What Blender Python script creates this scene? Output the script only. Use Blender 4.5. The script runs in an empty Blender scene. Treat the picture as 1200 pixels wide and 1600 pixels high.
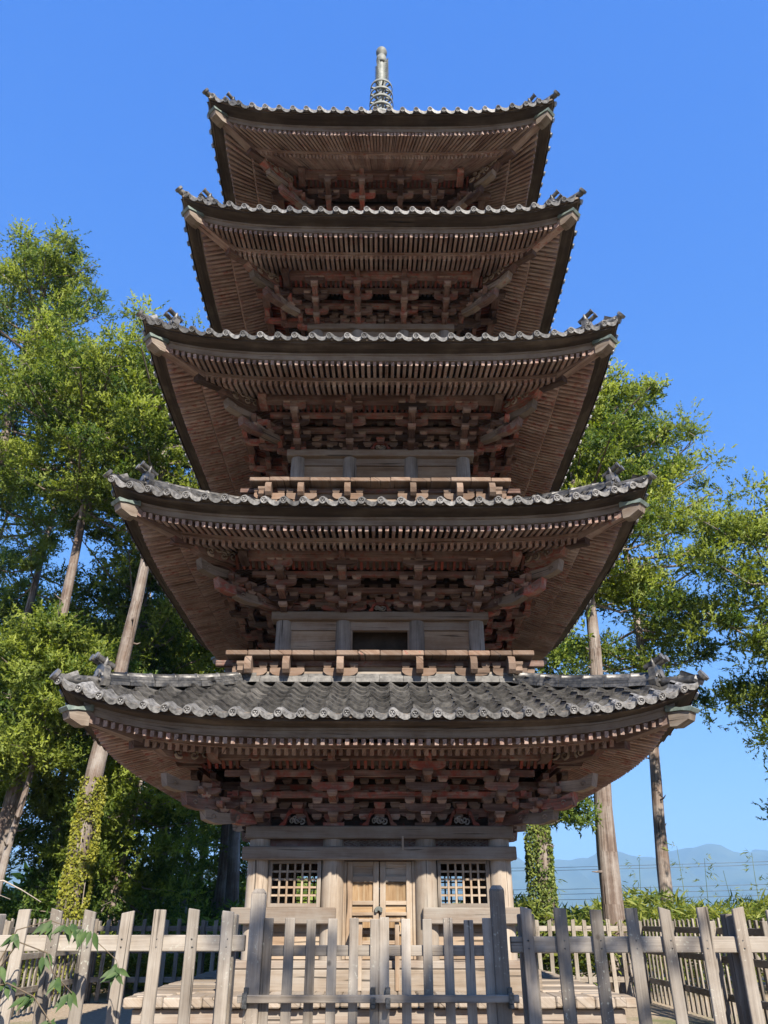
import bpy, math, random
import numpy as np
from mathutils import Vector, Matrix
R = random.Random(7)
rad = math.radians
scene = bpy.context.scene
COL = scene.collection

# ------------------------------------------------------------------ camera, sky, sun
GZ = -1.65                         # ground; the eye is at z = 0
CAMY = -14.54
cam_d = bpy.data.cameras.new('camera')
cam = bpy.data.objects.new('camera', cam_d); COL.objects.link(cam)
cam.location = (0, CAMY, 0)
cam.rotation_euler = (rad(90 + 28.0), 0, -math.atan(6.5 / 1200))
cam_d.sensor_fit = 'VERTICAL'; cam_d.sensor_height = 24
cam_d.lens = 12 / (800 / 1200)
cam_d.clip_start = 0.1; cam_d.clip_end = 60000
scene.camera = cam

SUN_EL, SUN_AZ = rad(35.5), rad(16)   # azimuth measured from -Y towards +X
sdir = Vector((math.sin(SUN_AZ) * math.cos(SUN_EL), -math.cos(SUN_AZ) * math.cos(SUN_EL), math.sin(SUN_EL)))
world = bpy.data.worlds.new('World'); scene.world = world; world.use_nodes = True
wn = world.node_tree; bg = wn.nodes['Background']
sky = wn.nodes.new('ShaderNodeTexSky'); sky.sky_type = 'NISHITA'; sky.sun_disc = False
sky.sun_elevation = SUN_EL
sky.sun_rotation = math.atan2(sdir.x, sdir.y)
sky.air_density = 1.0; sky.dust_density = 0.3; sky.ozone_density = 3.0
# the phone's rendering of a clear sky: each channel gets its own response curve, the same in every direction
sep = wn.nodes.new('ShaderNodeSeparateColor'); com = wn.nodes.new('ShaderNodeCombineColor')
wn.links.new(sky.outputs[0], sep.inputs[0]); wn.links.new(com.outputs[0], bg.inputs['Color'])
for ch, (gam, k) in enumerate(((.78, .295), (.53, .67), (.24, 1.95))):
    pw = wn.nodes.new('ShaderNodeMath'); pw.operation = 'POWER'; pw.inputs[1].default_value = gam
    ml = wn.nodes.new('ShaderNodeMath'); ml.operation = 'MULTIPLY'; ml.inputs[1].default_value = k
    wn.links.new(sep.outputs[ch], pw.inputs[0]); wn.links.new(pw.outputs[0], ml.inputs[0]); wn.links.new(ml.outputs[0], com.inputs[ch])
bg.inputs['Strength'].default_value = 0.15
sun_d = bpy.data.lights.new('sun', 'SUN'); sun_d.energy = 5.0; sun_d.angle = rad(0.53); sun_d.color = (1.0, 0.9, 0.76)
sun = bpy.data.objects.new('sun', sun_d); COL.objects.link(sun)
sun.rotation_euler = sdir.to_track_quat('Z', 'Y').to_euler()
vs = scene.view_settings
vs.view_transform = 'Standard'; vs.look = 'None'; vs.exposure = 1.32; vs.gamma = 1.0; vs.use_curve_mapping = False
scene.cycles.use_denoising = True
scene.cycles.max_bounces = 8; scene.cycles.transparent_max_bounces = 8
scene.cycles.caustics_reflective = False; scene.cycles.caustics_refractive = False

# ------------------------------------------------------------------ helpers: objects
WORLD = {}
def link(o, parent=None, mat4=None, kind=None, label=None):
    COL.objects.link(o)
    m = mat4 if mat4 is not None else Matrix.Identity(4)
    if parent is not None:
        o.parent = parent
        o.matrix_parent_inverse = WORLD[parent.name].inverted()
    o.matrix_basis = m
    WORLD[o.name] = m.copy()
    if kind: o['kind'] = kind
    if label: o['label'] = label
    return o
def thing(name, label, cat, loc=(0, 0, 0), group=None):
    o = bpy.data.objects.new(name, None); o.empty_display_size = .3
    link(o, None, Matrix.Translation(loc))
    o['label'] = label; o['category'] = cat
    if group: o['group'] = group
    return o
def tag(o, label, cat, group=None, kind=None):
    o['label'] = label; o['category'] = cat
    if group: o['group'] = group
    if kind: o['kind'] = kind
    return o
def inst(name, me, parent, m4, kind=None, label=None):
    return link(bpy.data.objects.new(name, me), parent, m4, kind, label)

class MB:
    def __init__(s): s.v = []; s.f = []; s.uv = []; s.t = []; s.sm = []
    def faces(s, vs, fs, uvs, tone=0., smooth=False):
        b = len(s.v); s.v.extend(tuple(v) for v in vs)
        for f, u in zip(fs, uvs):
            s.f.append([b + i for i in f]); s.uv.extend(u); s.t.append(tone); s.sm.append(smooth)
    def hexa(s, P, ax=None, tone=None, ch=0.):
        """P: 8 points, index = i + 2j + 4k along the three axes"""
        P = [Vector(p) for p in P]
        L = [(P[1] - P[0]).length, (P[2] - P[0]).length, (P[4] - P[0]).length]
        if ax is None: ax = L.index(max(L))
        if tone is None: tone = R.uniform(-1, 1)
        ou, ov = R.uniform(0, 9), R.uniform(0, 9)
        oth = [a for a in range(3) if a != ax]
        def uv(i, j, k):
            c = (i, j, k)
            return (ou + c[ax] * L[ax], ov + c[oth[0]] * L[oth[0]] + c[oth[1]] * (L[oth[1]] + .013))
        idx = lambda i, j, k: i + 2 * j + 4 * k
        quads = [((0,0,0),(0,0,1),(0,1,1),(0,1,0)), ((1,0,0),(1,1,0),(1,1,1),(1,0,1)),
                 ((0,0,0),(1,0,0),(1,0,1),(0,0,1)), ((0,1,0),(0,1,1),(1,1,1),(1,1,0)),
                 ((0,0,0),(0,1,0),(1,1,0),(1,0,0)), ((0,0,1),(1,0,1),(1,1,1),(0,1,1))]
        if ch <= 0:
            s.faces(P, [[idx(*c) for c in q] for q in quads], [[uv(*c) for c in q] for q in quads], tone)
            return
        U = [(P[1] - P[0]).normalized(), (P[2] - P[0]).normalized(), (P[4] - P[0]).normalized()]
        vs, key = [], {}
        for n, p in enumerate(P):
            c = (n & 1, (n >> 1) & 1, (n >> 2) & 1)
            for a in range(3):
                q = p.copy()
                for b in range(3):
                    if b != a: q += U[b] * (ch if c[b] == 0 else -ch)
                key[(c, a)] = len(vs); vs.append(q)
        fs, us = [], []
        for n, q in enumerate(quads):
            a = n // 2
            fs.append([key[(c, a)] for c in q]); us.append([uv(*c) for c in q])
        for a in range(3):                      # edges along axis a
            b, c_ = [x for x in range(3) if x != a]
            for ib in (0, 1):
                for ic in (0, 1):
                    def cc(v):
                        t = [0, 0, 0]; t[a] = v; t[b] = ib; t[c_] = ic; return tuple(t)
                    fs.append([key[(cc(0), b)], key[(cc(1), b)], key[(cc(1), c_)], key[(cc(0), c_)]])
                    us.append([uv(*cc(0)), uv(*cc(1)), uv(*cc(1)), uv(*cc(0))])
        for n in range(8):
            c = (n & 1, (n >> 1) & 1, (n >> 2) & 1)
            fs.append([key[(c, 0)], key[(c, 1)], key[(c, 2)]]); us.append([uv(*c)] * 3)
        s.faces(vs, fs, us, tone)
    def box(s, x0, x1, y0, y1, z0, z1, fr=None, **k):
        P = [(x, y, z) for z in (z0, z1) for y in (y0, y1) for x in (x0, x1)]
        if fr: P = [fr(*p) for p in P]
        s.hexa(P, **k)
    def bar(s, p0, p1, w, h, up=(0, 0, 1), w1=None, h1=None, **k):
        """a bar from p0 to p1, its TOP face centred on the line"""
        p0, p1 = Vector(p0), Vector(p1); d = (p1 - p0).normalized()
        sd = d.cross(Vector(up)).normalized(); u = sd.cross(d)
        w1 = w1 or w; h1 = h1 or h
        P = []
        for hh in (0, 1):
            for sg in (-.5, .5):
                for p, ww, h_ in ((p0, w, h), (p1, w1, h1)):
                    P.append(p + sd * sg * ww - u * h_ * (1 - hh))
        s.hexa(P, ax=0, **k)
    def prism(s, pts, fn, t0, t1, tone=None):
        """outline pts (p, q) pushed from t0 to t1; fn(p, q, t) -> point"""
        n = len(pts); tone = R.uniform(-1, 1) if tone is None else tone
        ou, ov = R.uniform(0, 9), R.uniform(0, 9)
        vs = [fn(p, q, t0) for p, q in pts] + [fn(p, q, t1) for p, q in pts]
        fs = [list(range(n))[::-1], list(range(n, 2 * n))]
        uv = [(ou + p, ov + q) for p, q in pts]
        us = [uv[::-1], uv]
        for i in range(n):
            j = (i + 1) % n
            fs.append([i, j, n + j, n + i])
            us.append([uv[i], uv[j], (uv[j][0], uv[j][1] + t1 - t0), (uv[i][0], uv[i][1] + t1 - t0)])
        s.faces(vs, fs, us, tone)
    def tube(s, pts, rs, n=8, tone=None, caps=True, smooth=True, us=1.):
        tone = R.uniform(-1, 1) if tone is None else tone
        pts = [Vector(p) for p in pts]
        if not hasattr(rs, '__len__'): rs = [rs] * len(pts)
        ref = Vector((0, 0, 1)) if abs((pts[-1] - pts[0]).normalized().z) < .9 else Vector((1, 0, 0))
        vs, L, ou = [], 0, R.uniform(0, 9); ls = []
        for i, p in enumerate(pts):
            d = (pts[min(i + 1, len(pts) - 1)] - pts[max(i - 1, 0)]).normalized()
            a = d.cross(ref).normalized(); b = d.cross(a)
            if i: L += (p - pts[i - 1]).length
            ls.append(L)
            for k in range(n):
                an = 2 * math.pi * k / n
                vs.append(p + (a * math.cos(an) + b * math.sin(an)) * rs[i])
        fs, uv = [], []
        for i in range(len(pts) - 1):
            c = 2 * math.pi * max(rs[i], rs[i + 1]) / n
            for k in range(n):
                k2 = (k + 1) % n
                fs.append([i * n + k, i * n + k2, (i + 1) * n + k2, (i + 1) * n + k])
                uv.append([(ou + ls[i] * us, k * c), (ou + ls[i] * us, (k + 1) * c), (ou + ls[i + 1] * us, (k + 1) * c), (ou + ls[i + 1] * us, k * c)])
        s.faces(vs, fs, uv, tone, smooth)
        if caps:
            for i in (0, len(pts) - 1):
                ring = vs[i * n:(i + 1) * n]
                s.faces(ring, [list(range(n))], [[((v - pts[i]).x + (v - pts[i]).y * .3, (v - pts[i]).z) for v in ring]], tone)
    def lathe(s, prof, c, n=20, tone=0.):
        vs, fs, uv = [], [], []
        for r, z in prof:
            for k in range(n):
                a = 2 * math.pi * k / n
                vs.append((c[0] + r * math.cos(a), c[1] + r * math.sin(a), c[2] + z))
        for i in range(len(prof) - 1):
            for k in range(n):
                k2 = (k + 1) % n
                fs.append([i * n + k, i * n + k2, (i + 1) * n + k2, (i + 1) * n + k])
                uv.append([(prof[i][1], k / n), (prof[i][1], (k + 1) / n), (prof[i + 1][1], (k + 1) / n), (prof[i + 1][1], k / n)])
        s.faces(vs, fs, uv, tone, True)
    def mesh(s, name, mat):
        me = bpy.data.meshes.new(name)
        me.from_pydata([tuple(v) for v in s.v], [], s.f)
        uvl = me.uv_layers.new(name='UVMap')
        uvl.data.foreach_set('uv', np.array(s.uv, dtype=np.float32).ravel())
        at = me.attributes.new('tone', 'FLOAT', 'FACE')
        at.data.foreach_set('value', np.array(s.t, dtype=np.float32))
        me.polygons.foreach_set('use_smooth', np.array(s.sm, dtype=bool))
        me.materials.append(mat)
        return me
    def build(s, name, mat, parent=None, kind=None, label=None):
        return link(bpy.data.objects.new(name, s.mesh(name, mat)), parent, None, kind, label)

def np_mesh(name, V, Q, T, mat):
    """V: (n,3), Q: (m,4) quads, T: (m,) tone"""
    me = bpy.data.meshes.new(name)
    n, m = len(V), len(Q); q = Q.shape[1]
    me.vertices.add(n); me.loops.add(m * q); me.polygons.add(m)
    me.vertices.foreach_set('co', V.astype(np.float32).ravel())
    me.loops.foreach_set('vertex_index', Q.astype(np.int32).ravel())
    me.polygons.foreach_set('loop_start', (np.arange(m) * q).astype(np.int32))
    me.polygons.foreach_set('loop_total', np.full(m, q, dtype=np.int32))
    at = me.attributes.new('tone', 'FLOAT', 'FACE'); at.data.foreach_set('value', T.astype(np.float32))
    me.update(calc_edges=True); me.materials.append(mat)
    return me

# ------------------------------------------------------------------ materials
def mk(name):
    m = bpy.data.materials.new(name); m.use_nodes = True
    nt = m.node_tree; nt.nodes.clear()
    out = nt.nodes.new('ShaderNodeOutputMaterial'); b = nt.nodes.new('ShaderNodeBsdfPrincipled')
    nt.links.new(b.outputs[0], out.inputs[0])
    def N(t, **k):
        n = nt.nodes.new(t)
        for a, v in k.items():
            if a in n.inputs: n.inputs[a].default_value = v
            else: setattr(n, a, v)
        return n
    return m, nt, b, N, nt.links.new
def math_(N, Lk, op, a, b=None, clamp=False):
    n = N('ShaderNodeMath', operation=op); n.use_clamp = clamp
    for i, x in enumerate((a, b)):
        if x is None: continue
        if isinstance(x, (int, float)): n.inputs[i].default_value = x
        else: Lk(x, n.inputs[i])
    return n.outputs[0]
def mixc(N, Lk, fac, a, b, mode='MIX'):
    n = N('ShaderNodeMix', data_type='RGBA', blend_type=mode)
    for i, x in ((0, fac), (6, a), (7, b)):
        if isinstance(x, (int, float)): n.inputs[i].default_value = x
        elif isinstance(x, tuple): n.inputs[i].default_value = (*x, 1) if len(x) == 3 else x
        else: Lk(x, n.inputs[i])
    return n.outputs[2]
def ramp(N, Lk, fac, stops):
    n = N('ShaderNodeValToRGB'); e = n.color_ramp.elements
    while len(e) < len(stops): e.new(.5)
    for x, (p, c) in zip(e, stops): x.position = p; x.color = (*c, 1)
    Lk(fac, n.inputs[0]); return n.outputs[0]
def tone_out(N, Lk):
    a = N('ShaderNodeAttribute', attribute_name='tone')
    oi = N('ShaderNodeObjectInfo')
    r = math_(N, Lk, 'MULTIPLY_ADD', oi.outputs['Random'], 1.6); r.node.inputs[2].default_value = -.8
    return math_(N, Lk, 'ADD', a.outputs['Fac'], r), oi.outputs['Random']

def wood(name, dark, mid, light, grey=None, grey_amt=.4, red=0., rough=.85, var=.22, fine=60., bump=.35, deep=.01):
    m, nt, b, N, Lk = mk(name)
    tone, rnd = tone_out(N, Lk)
    uv = N('ShaderNodeUVMap')
    off = N('ShaderNodeCombineXYZ'); Lk(math_(N, Lk, 'MULTIPLY', rnd, 37.), off.inputs[0]); Lk(math_(N, Lk, 'MULTIPLY', rnd, 91.), off.inputs[1])
    add = N('ShaderNodeVectorMath', operation='ADD'); Lk(uv.outputs[0], add.inputs[0]); Lk(off.outputs[0], add.inputs[1])
    mp = N('ShaderNodeMapping'); mp.inputs['Scale'].default_value = (1.6, fine, 1); Lk(add.outputs[0], mp.inputs[0])
    g = N('ShaderNodeTexNoise', Scale=1., Detail=5., Roughness=.65, Distortion=.6); Lk(mp.outputs[0], g.inputs['Vector'])
    mp2 = N('ShaderNodeMapping'); mp2.inputs['Scale'].default_value = (.9, 7., 1); Lk(add.outputs[0], mp2.inputs[0])
    g2 = N('ShaderNodeTexNoise', Scale=1., Detail=4., Roughness=.6); Lk(mp2.outputs[0], g2.inputs['Vector'])
    geo = N('ShaderNodeNewGeometry')
    st = N('ShaderNodeTexNoise', Scale=1.3, Detail=5., Roughness=.7); Lk(geo.outputs['Position'], st.inputs['Vector'])
    st2 = N('ShaderNodeTexNoise', Scale=9., Detail=3., Roughness=.7); Lk(geo.outputs['Position'], st2.inputs['Vector'])
    mixg = math_(N, Lk, 'ADD', math_(N, Lk, 'MULTIPLY', g.outputs[0], .55), math_(N, Lk, 'MULTIPLY', g2.outputs[0], .45))
    c = ramp(N, Lk, mixg, [(.33, dark), (.5, mid), (.68, light)])
    if grey:
        f = ramp(N, Lk, math_(N, Lk, 'ADD', math_(N, Lk, 'MULTIPLY', st.outputs[0], .6), math_(N, Lk, 'MULTIPLY', g2.outputs[0], .4)),
                 [(.5 - .2 * grey_amt, (0, 0, 0)), (.72 - .2 * grey_amt, (1, 1, 1))])
        c = mixc(N, Lk, f, c, mixc(N, Lk, mixg, tuple(x * .55 for x in grey), tuple(x * 1.35 for x in grey)))
    if red:
        f = ramp(N, Lk, math_(N, Lk, 'ADD', math_(N, Lk, 'MULTIPLY', st2.outputs[0], .55), math_(N, Lk, 'ADD', math_(N, Lk, 'MULTIPLY', g2.outputs[0], .45), math_(N, Lk, 'MULTIPLY', tone, .05))),
                 [(.72 - .33 * red, (0, 0, 0)), (.82 - .3 * red, (.8, .8, .8))])
        c = mixc(N, Lk, f, c, (.17, .032, .022))
    val = math_(N, Lk, 'MULTIPLY_ADD', tone, var * .6); val.node.inputs[2].default_value = 1.
    s3 = math_(N, Lk, 'MULTIPLY_ADD', st.outputs[0], .9); s3.node.inputs[2].default_value = .55
    h = N('ShaderNodeHueSaturation'); Lk(math_(N, Lk, 'MULTIPLY', val, s3), h.inputs['Value']); Lk(c, h.inputs['Color'])
    # dark checks along the grain
    mp3 = N('ShaderNodeMapping'); mp3.inputs['Scale'].default_value = (.8, 22., 1); Lk(add.outputs[0], mp3.inputs[0])
    ck = N('ShaderNodeTexNoise', Scale=1., Detail=2., Roughness=.5, Distortion=.3); Lk(mp3.outputs[0], ck.inputs['Vector'])
    ckf = ramp(N, Lk, ck.outputs[0], [(.30, (.25, .25, .25)), (.36, (1, 1, 1))])
    cc = mixc(N, Lk, 1., h.outputs[0], ckf, 'MULTIPLY')
    if name == 'fence_wood':
        vo = N('ShaderNodeTexNoise', Scale=38., Detail=3., Roughness=.6); Lk(geo.outputs['Position'], vo.inputs['Vector'])
        pt = N('ShaderNodeTexNoise', Scale=2.2, Detail=2.); Lk(geo.outputs['Position'], pt.inputs['Vector'])
        lf = math_(N, Lk, 'MULTIPLY', ramp(N, Lk, vo.outputs[0], [(.60, (0, 0, 0)), (.67, (.7, .7, .7))]), ramp(N, Lk, pt.outputs[0], [(.5, (0, 0, 0)), (.6, (1, 1, 1))]))
        cc = mixc(N, Lk, lf, cc, (.36, .37, .32))
        kn = N('ShaderNodeTexVoronoi', Scale=2.3); Lk(add.outputs[0], kn.inputs['Vector'])
        cc = mixc(N, Lk, ramp(N, Lk, kn.outputs['Distance'], [(.025, (.75, .75, .75)), (.06, (0, 0, 0))]), cc, (.06, .05, .04))
    Lk(cc, b.inputs['Base Color'])
    b.inputs['Roughness'].default_value = rough
    b.inputs['Specular IOR Level'].default_value = .25
    bp = N('ShaderNodeBump', Strength=bump, Distance=deep); Lk(math_(N, Lk, 'ADD', mixg, math_(N, Lk, 'MULTIPLY', ckf, .5)), bp.inputs['Height']); Lk(bp.outputs[0], b.inputs['Normal'])
    return m

M = {}
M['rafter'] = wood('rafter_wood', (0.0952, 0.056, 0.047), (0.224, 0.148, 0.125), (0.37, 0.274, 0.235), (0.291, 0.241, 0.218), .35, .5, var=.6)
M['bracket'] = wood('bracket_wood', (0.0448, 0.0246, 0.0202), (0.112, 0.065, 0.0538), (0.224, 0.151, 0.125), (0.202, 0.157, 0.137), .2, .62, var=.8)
M['cloud'] = wood('carved_cloud_wood', (.13, .105, .085), (.24, .195, .16), (.34, .29, .245), None, 0, .2, var=.4)
M['block'] = wood('block_wood', (.07, .045, .036), (.17, .115, .095), (.29, .215, .18), (.25, .21, .185), .3, .5, var=.8)
M['redraw'] = wood('red_painted_wood', (0.056, 0.0208, 0.016), (0.104, 0.036, 0.0272), (0.16, 0.068, 0.0496), (0.144, 0.104, 0.088), .1, .8, var=.5)
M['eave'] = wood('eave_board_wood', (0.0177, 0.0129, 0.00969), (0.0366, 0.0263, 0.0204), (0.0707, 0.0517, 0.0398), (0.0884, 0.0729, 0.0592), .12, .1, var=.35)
M['fascia'] = wood('fascia_wood', (0.072, 0.054, 0.042), (0.132, 0.102, 0.081), (0.192, 0.156, 0.126), (0.18, 0.16, 0.138), .4, .1, var=.3)
M['soffit'] = wood('soffit_shade_wood', (0.0105, 0.007, 0.0056), (0.021, 0.014, 0.0112), (0.0385, 0.0262, 0.021), (0.035, 0.028, 0.0227), .1, .5)  # darkened almost to black to paint the shade between rafters and brackets
M['column'] = wood('column_wood', (0.171, 0.133, 0.102), (0.265, 0.214, 0.166), (0.351, 0.295, 0.24), (0.265, 0.24, 0.209), .35, .0, var=.2, fine=40.)
M['column_grey'] = wood('grey_column_wood', (.10, .092, .085), (.18, .168, .155), (.27, .255, .24), (.24, .23, .22), .4, .0, var=.2, fine=40.)
M['beam'] = wood('beam_wood', (0.11, 0.0844, 0.0646), (0.175, 0.135, 0.106), (0.233, 0.191, 0.152), (0.187, 0.171, 0.152), .45, 0, var=.3)
M['wall'] = wood('wall_wood', (0.123, 0.0819, 0.053), (0.205, 0.144, 0.0968), (0.273, 0.204, 0.144), (0.232, 0.197, 0.155), .4, .08, var=.3)
M['door'] = wood('door_wood', (0.161, 0.107, 0.0688), (0.252, 0.184, 0.127), (0.337, 0.26, 0.191), (0.275, 0.245, 0.207), .4, .0, var=.2)
M['panel'] = wood('door_panel_wood', (0.134, 0.0754, 0.0353), (0.226, 0.151, 0.0842), (0.286, 0.233, 0.16), None, 0, .0, var=.25, fine=25.)
M['deck'] = wood('deck_wood', (0.142, 0.111, 0.0822), (0.22, 0.175, 0.132), (0.285, 0.235, 0.185), (0.235, 0.21, 0.182), .4, .0, var=.3)
M['fence'] = wood('fence_wood', (0.087, 0.072, 0.0585), (0.165, 0.14, 0.115), (0.235, 0.206, 0.173), (0.209, 0.194, 0.174), .45, .0, var=.42, fine=70., bump=.5)
M['pale'] = wood('fresh_wood', (.36, .25, .15), (.5, .38, .25), (.58, .46, .33), None, 0, .0, var=.25)
M['balcony'] = wood('balcony_wood', (0.0901, 0.0553, 0.0389), (0.139, 0.0915, 0.0649), (0.184, 0.128, 0.0944), (0.156, 0.122, 0.101), .4, .3, var=.45)
M['bark'] = wood('bark', (0.0415, 0.0291, 0.0237), (0.138, 0.102, 0.083), (0.249, 0.199, 0.168), (0.23, 0.213, 0.198), .35, .0, var=.15, fine=24., bump=1., deep=.04)
M['carve'] = wood('carved_wood', (0.09, 0.0675, 0.0525), (0.165, 0.128, 0.101), (0.255, 0.203, 0.165), (0.21, 0.18, 0.158), .35, .3, var=.4)

def simple(name, c1, c2, scale=8., rough=.5, metal=0., bump=.1, var=.2):
    m, nt, b, N, Lk = mk(name)
    tone, rnd = tone_out(N, Lk)
    geo = N('ShaderNodeNewGeometry')
    n = N('ShaderNodeTexNoise', Scale=scale, Detail=5., Roughness=.65); Lk(geo.outputs['Position'], n.inputs['Vector'])
    c = ramp(N, Lk, n.outputs[0], [(.35, c1), (.66, c2)])
    h = N('ShaderNodeHueSaturation'); Lk(c, h.inputs['Color'])
    v = math_(N, Lk, 'MULTIPLY_ADD', tone, var); v.node.inputs[2].default_value = 1.; Lk(v, h.inputs['Value'])
    Lk(h.outputs[0], b.inputs['Base Color'])
    b.inputs['Roughness'].default_value = rough; b.inputs['Metallic'].default_value = metal
    bp = N('ShaderNodeBump', Strength=bump, Distance=.02); Lk(n.outputs[0], bp.inputs['Height']); Lk(bp.outputs[0], b.inputs['Normal'])
    return m
M['tile'] = simple('glazed_tile', (.022, .022, .023), (.11, .106, .10), 11., .42, 0., .15, .6)
M['tile_end'] = simple('tile_end_glaze', (.06, .06, .063), (.22, .22, .22), 18., .34, 0., .15, .55)
M['copper'] = simple('green_copper', (.07, .10, .09), (.17, .21, .19), 10., .6, 0., .15)
M['bronze'] = simple('spire_bronze', (.10, .112, .106), (.20, .212, .198), 6., .65, .0, .1)
M['iron'] = simple('iron', (.04, .045, .045), (.12, .12, .12), 30., .45, .6, .1)
M['lock'] = simple('lock_metal', (.05, .058, .055), (.11, .125, .115), 30., .45, .3, .1)
M['stone'] = simple('stone', (.2, .19, .17), (.36, .34, .31), 6., .9, 0., .5)
M['dark'] = simple('interior_shade', (.02, .016, .012), (.045, .035, .028), 5., .95, 0., .0)  # near-black colour stands in for the unlit inside of the storeys
M['wire'] = simple('cable_sheath', (.03, .03, .035), (.06, .06, .065), 3., .6)

def foliage(name, dark, light, trans=.35, scale=.5):
    m, nt, b, N, Lk = mk(name)
    tone, rnd = tone_out(N, Lk)
    geo = N('ShaderNodeNewGeometry')
    n = N('ShaderNodeTexNoise', Scale=scale, Detail=3.); Lk(geo.outputs['Position'], n.inputs['Vector'])
    at = N('ShaderNodeAttribute', attribute_name='tone')
    f = math_(N, Lk, 'ADD', math_(N, Lk, 'MULTIPLY', at.outputs['Fac'], .3), n.outputs[0])
    c = ramp(N, Lk, f, [(.25, dark), (.75, light)])
    Lk(c, b.inputs['Base Color']); b.inputs['Roughness'].default_value = .55; b.inputs['Specular IOR Level'].default_value = .3
    tr = N('ShaderNodeBsdfTranslucent'); Lk(mixc(N, Lk, 1., c, (1., 1., .45), 'MULTIPLY'), tr.inputs[0])
    mx = N('ShaderNodeMixShader'); mx.inputs[0].default_value = trans
    Lk(b.outputs[0], mx.inputs[1]); Lk(tr.outputs[0], mx.inputs[2])
    out = [x for x in nt.nodes if x.type == 'OUTPUT_MATERIAL'][0]; Lk(mx.outputs[0], out.inputs[0])
    return m
M['sugi'] = foliage('cedar_foliage', (.06, .115, .02), (.29, .35, .06), .55)
M['sugi_deep'] = foliage('deep_cedar_foliage', (.05, .11, .024), (.24, .31, .06), .55)
M['sugi_far'] = foliage('forest_foliage', (.06, .125, .024), (.28, .35, .06), .56)
M['bamboo'] = foliage('bamboo_leaf', (.09, .14, .025), (.27, .3, .06), .5, 1.5)
M['ivy'] = foliage('ivy_leaf', (.12, .14, .02), (.28, .28, .035), .35, 3.)
M['ivy_green'] = foliage('green_ivy_leaf', (.06, .1, .025), (.19, .23, .05), .35, 3.)
M['leaf'] = foliage('broad_leaf', (.025, .055, .018), (.07, .12, .03), .3, 14.)
M['stem'] = simple('leaf_stem', (.07, .05, .035), (.13, .10, .06), 20., .8)
M['twig'] = simple('twig_bark', (.2, .17, .14), (.32, .28, .24), 20., .9)

# ================================================================== SETTING
def ground():
    m, nt, b, N, Lk = mk('ground_soil')
    geo = N('ShaderNodeNewGeometry')
    n1 = N('ShaderNodeTexNoise', Scale=.35, Detail=6., Roughness=.65); Lk(geo.outputs['Position'], n1.inputs['Vector'])
    n2 = N('ShaderNodeTexNoise', Scale=14., Detail=6., Roughness=.7); Lk(geo.outputs['Position'], n2.inputs['Vector'])
    soil = ramp(N, Lk, n2.outputs[0], [(.3, (.19, .145, .10)), (.7, (.38, .31, .23))])
    grass = ramp(N, Lk, n2.outputs[0], [(.3, (.05, .075, .02)), (.7, (.12, .15, .04))])
    c = mixc(N, Lk, ramp(N, Lk, n1.outputs[0], [(.52, (0, 0, 0)), (.68, (1, 1, 1))]), soil, grass)
    Lk(c, b.inputs['Base Color']); b.inputs['Roughness'].default_value = 1.
    bp = N('ShaderNodeBump', Strength=.6, Distance=.05); Lk(n2.outputs[0], bp.inputs['Height']); Lk(bp.outputs[0], b.inputs['Normal'])
    mb = MB(); xs = [-9500, -3000, -800, -200, -60, -25, -12, 0, 12, 25, 60, 200, 800, 3000, 9500]
    ys = [-300, -60, -30, -15, -7, 0, 8, 16, 30, 60, 150, 600, 2000, 9000]
    vs = [(x, y, GZ + (0 if abs(x) < 20 and abs(y) < 20 else R.uniform(-.15, .05))) for y in ys for x in xs]
    nx = len(xs); fs = [[j * nx + i, j * nx + i + 1, (j + 1) * nx + i + 1, (j + 1) * nx + i] for j in range(len(ys) - 1) for i in range(nx - 1)]
    mb.faces(vs, fs, [[(0, 0)] * 4] * len(fs))
    o = mb.build('ground', m); o['kind'] = 'structure'
ground()

def mountains():
    m, nt, b, N, Lk = mk('mountain_forest')
    geo = N('ShaderNodeNewGeometry')
    n = N('ShaderNodeTexNoise', Scale=.004, Detail=8., Roughness=.7); Lk(geo.outputs['Position'], n.inputs['Vector'])
    Lk(ramp(N, Lk, n.outputs[0], [(.35, (.03, .05, .025)), (.65, (.08, .1, .05))]), b.inputs['Base Color']); b.inputs['Roughness'].default_value = 1.
    D = 7000.
    # slope of the ridge line above the eye against x/y, then carried on to both sides
    key = [(.17, .055), (.187, .062), (.25, .0655), (.29, .070), (.335, .0645), (.37, .0765), (.39, .0765), (.415, .0685), (.46, .0735), (.49, .071), (.515, .064), (.55, .0695), (.59, .0735), (.63, .074)]
    kx = [k[0] for k in key]; ky = [k[1] for k in key]
    def slope(t):
        if kx[0] <= t <= kx[-1]: s = np.interp(t, kx, ky)
        else: s = .062 + .010 * math.sin(t * 9.1) + .006 * math.sin(t * 23 + 1)
        return s + .0007 * math.sin(t * 160) + .0005 * math.sin(t * 290 + 2)
    rows = [(0., 5000., 0.), (.3, 5600., .35), (.55, 6200., .7), (.8, 6700., .9), (1., 7000., 1.), (1.1, 7400., .9), (1.3, 8500., .0)]
    ts = np.linspace(-1.15, 1.15, 330); mb = MB(); vs = []
    for (_, d, f) in rows:
        for t in ts:
            z = GZ + (slope(t) * D - GZ) * f
            if 0 < f < 1: z *= 1 + .14 * math.sin(t * 47 + d * .004) + .08 * math.sin(t * 111 + d * .01)
            vs.append((t * D + (d - D) * .1 * math.sin(t * 60), d + CAMY, max(z, GZ - .5) if f > 0 else GZ - .6))
    n_ = len(ts)
    fs = [[j * n_ + i, j * n_ + i + 1, (j + 1) * n_ + i + 1, (j + 1) * n_ + i] for j in range(len(rows) - 1) for i in range(n_ - 1)]
    mb.faces(vs, fs, [[(0, 0)] * 4] * len(fs), 0, True)
    o = mb.build('mountains', m); o['kind'] = 'structure'
mountains()

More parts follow.
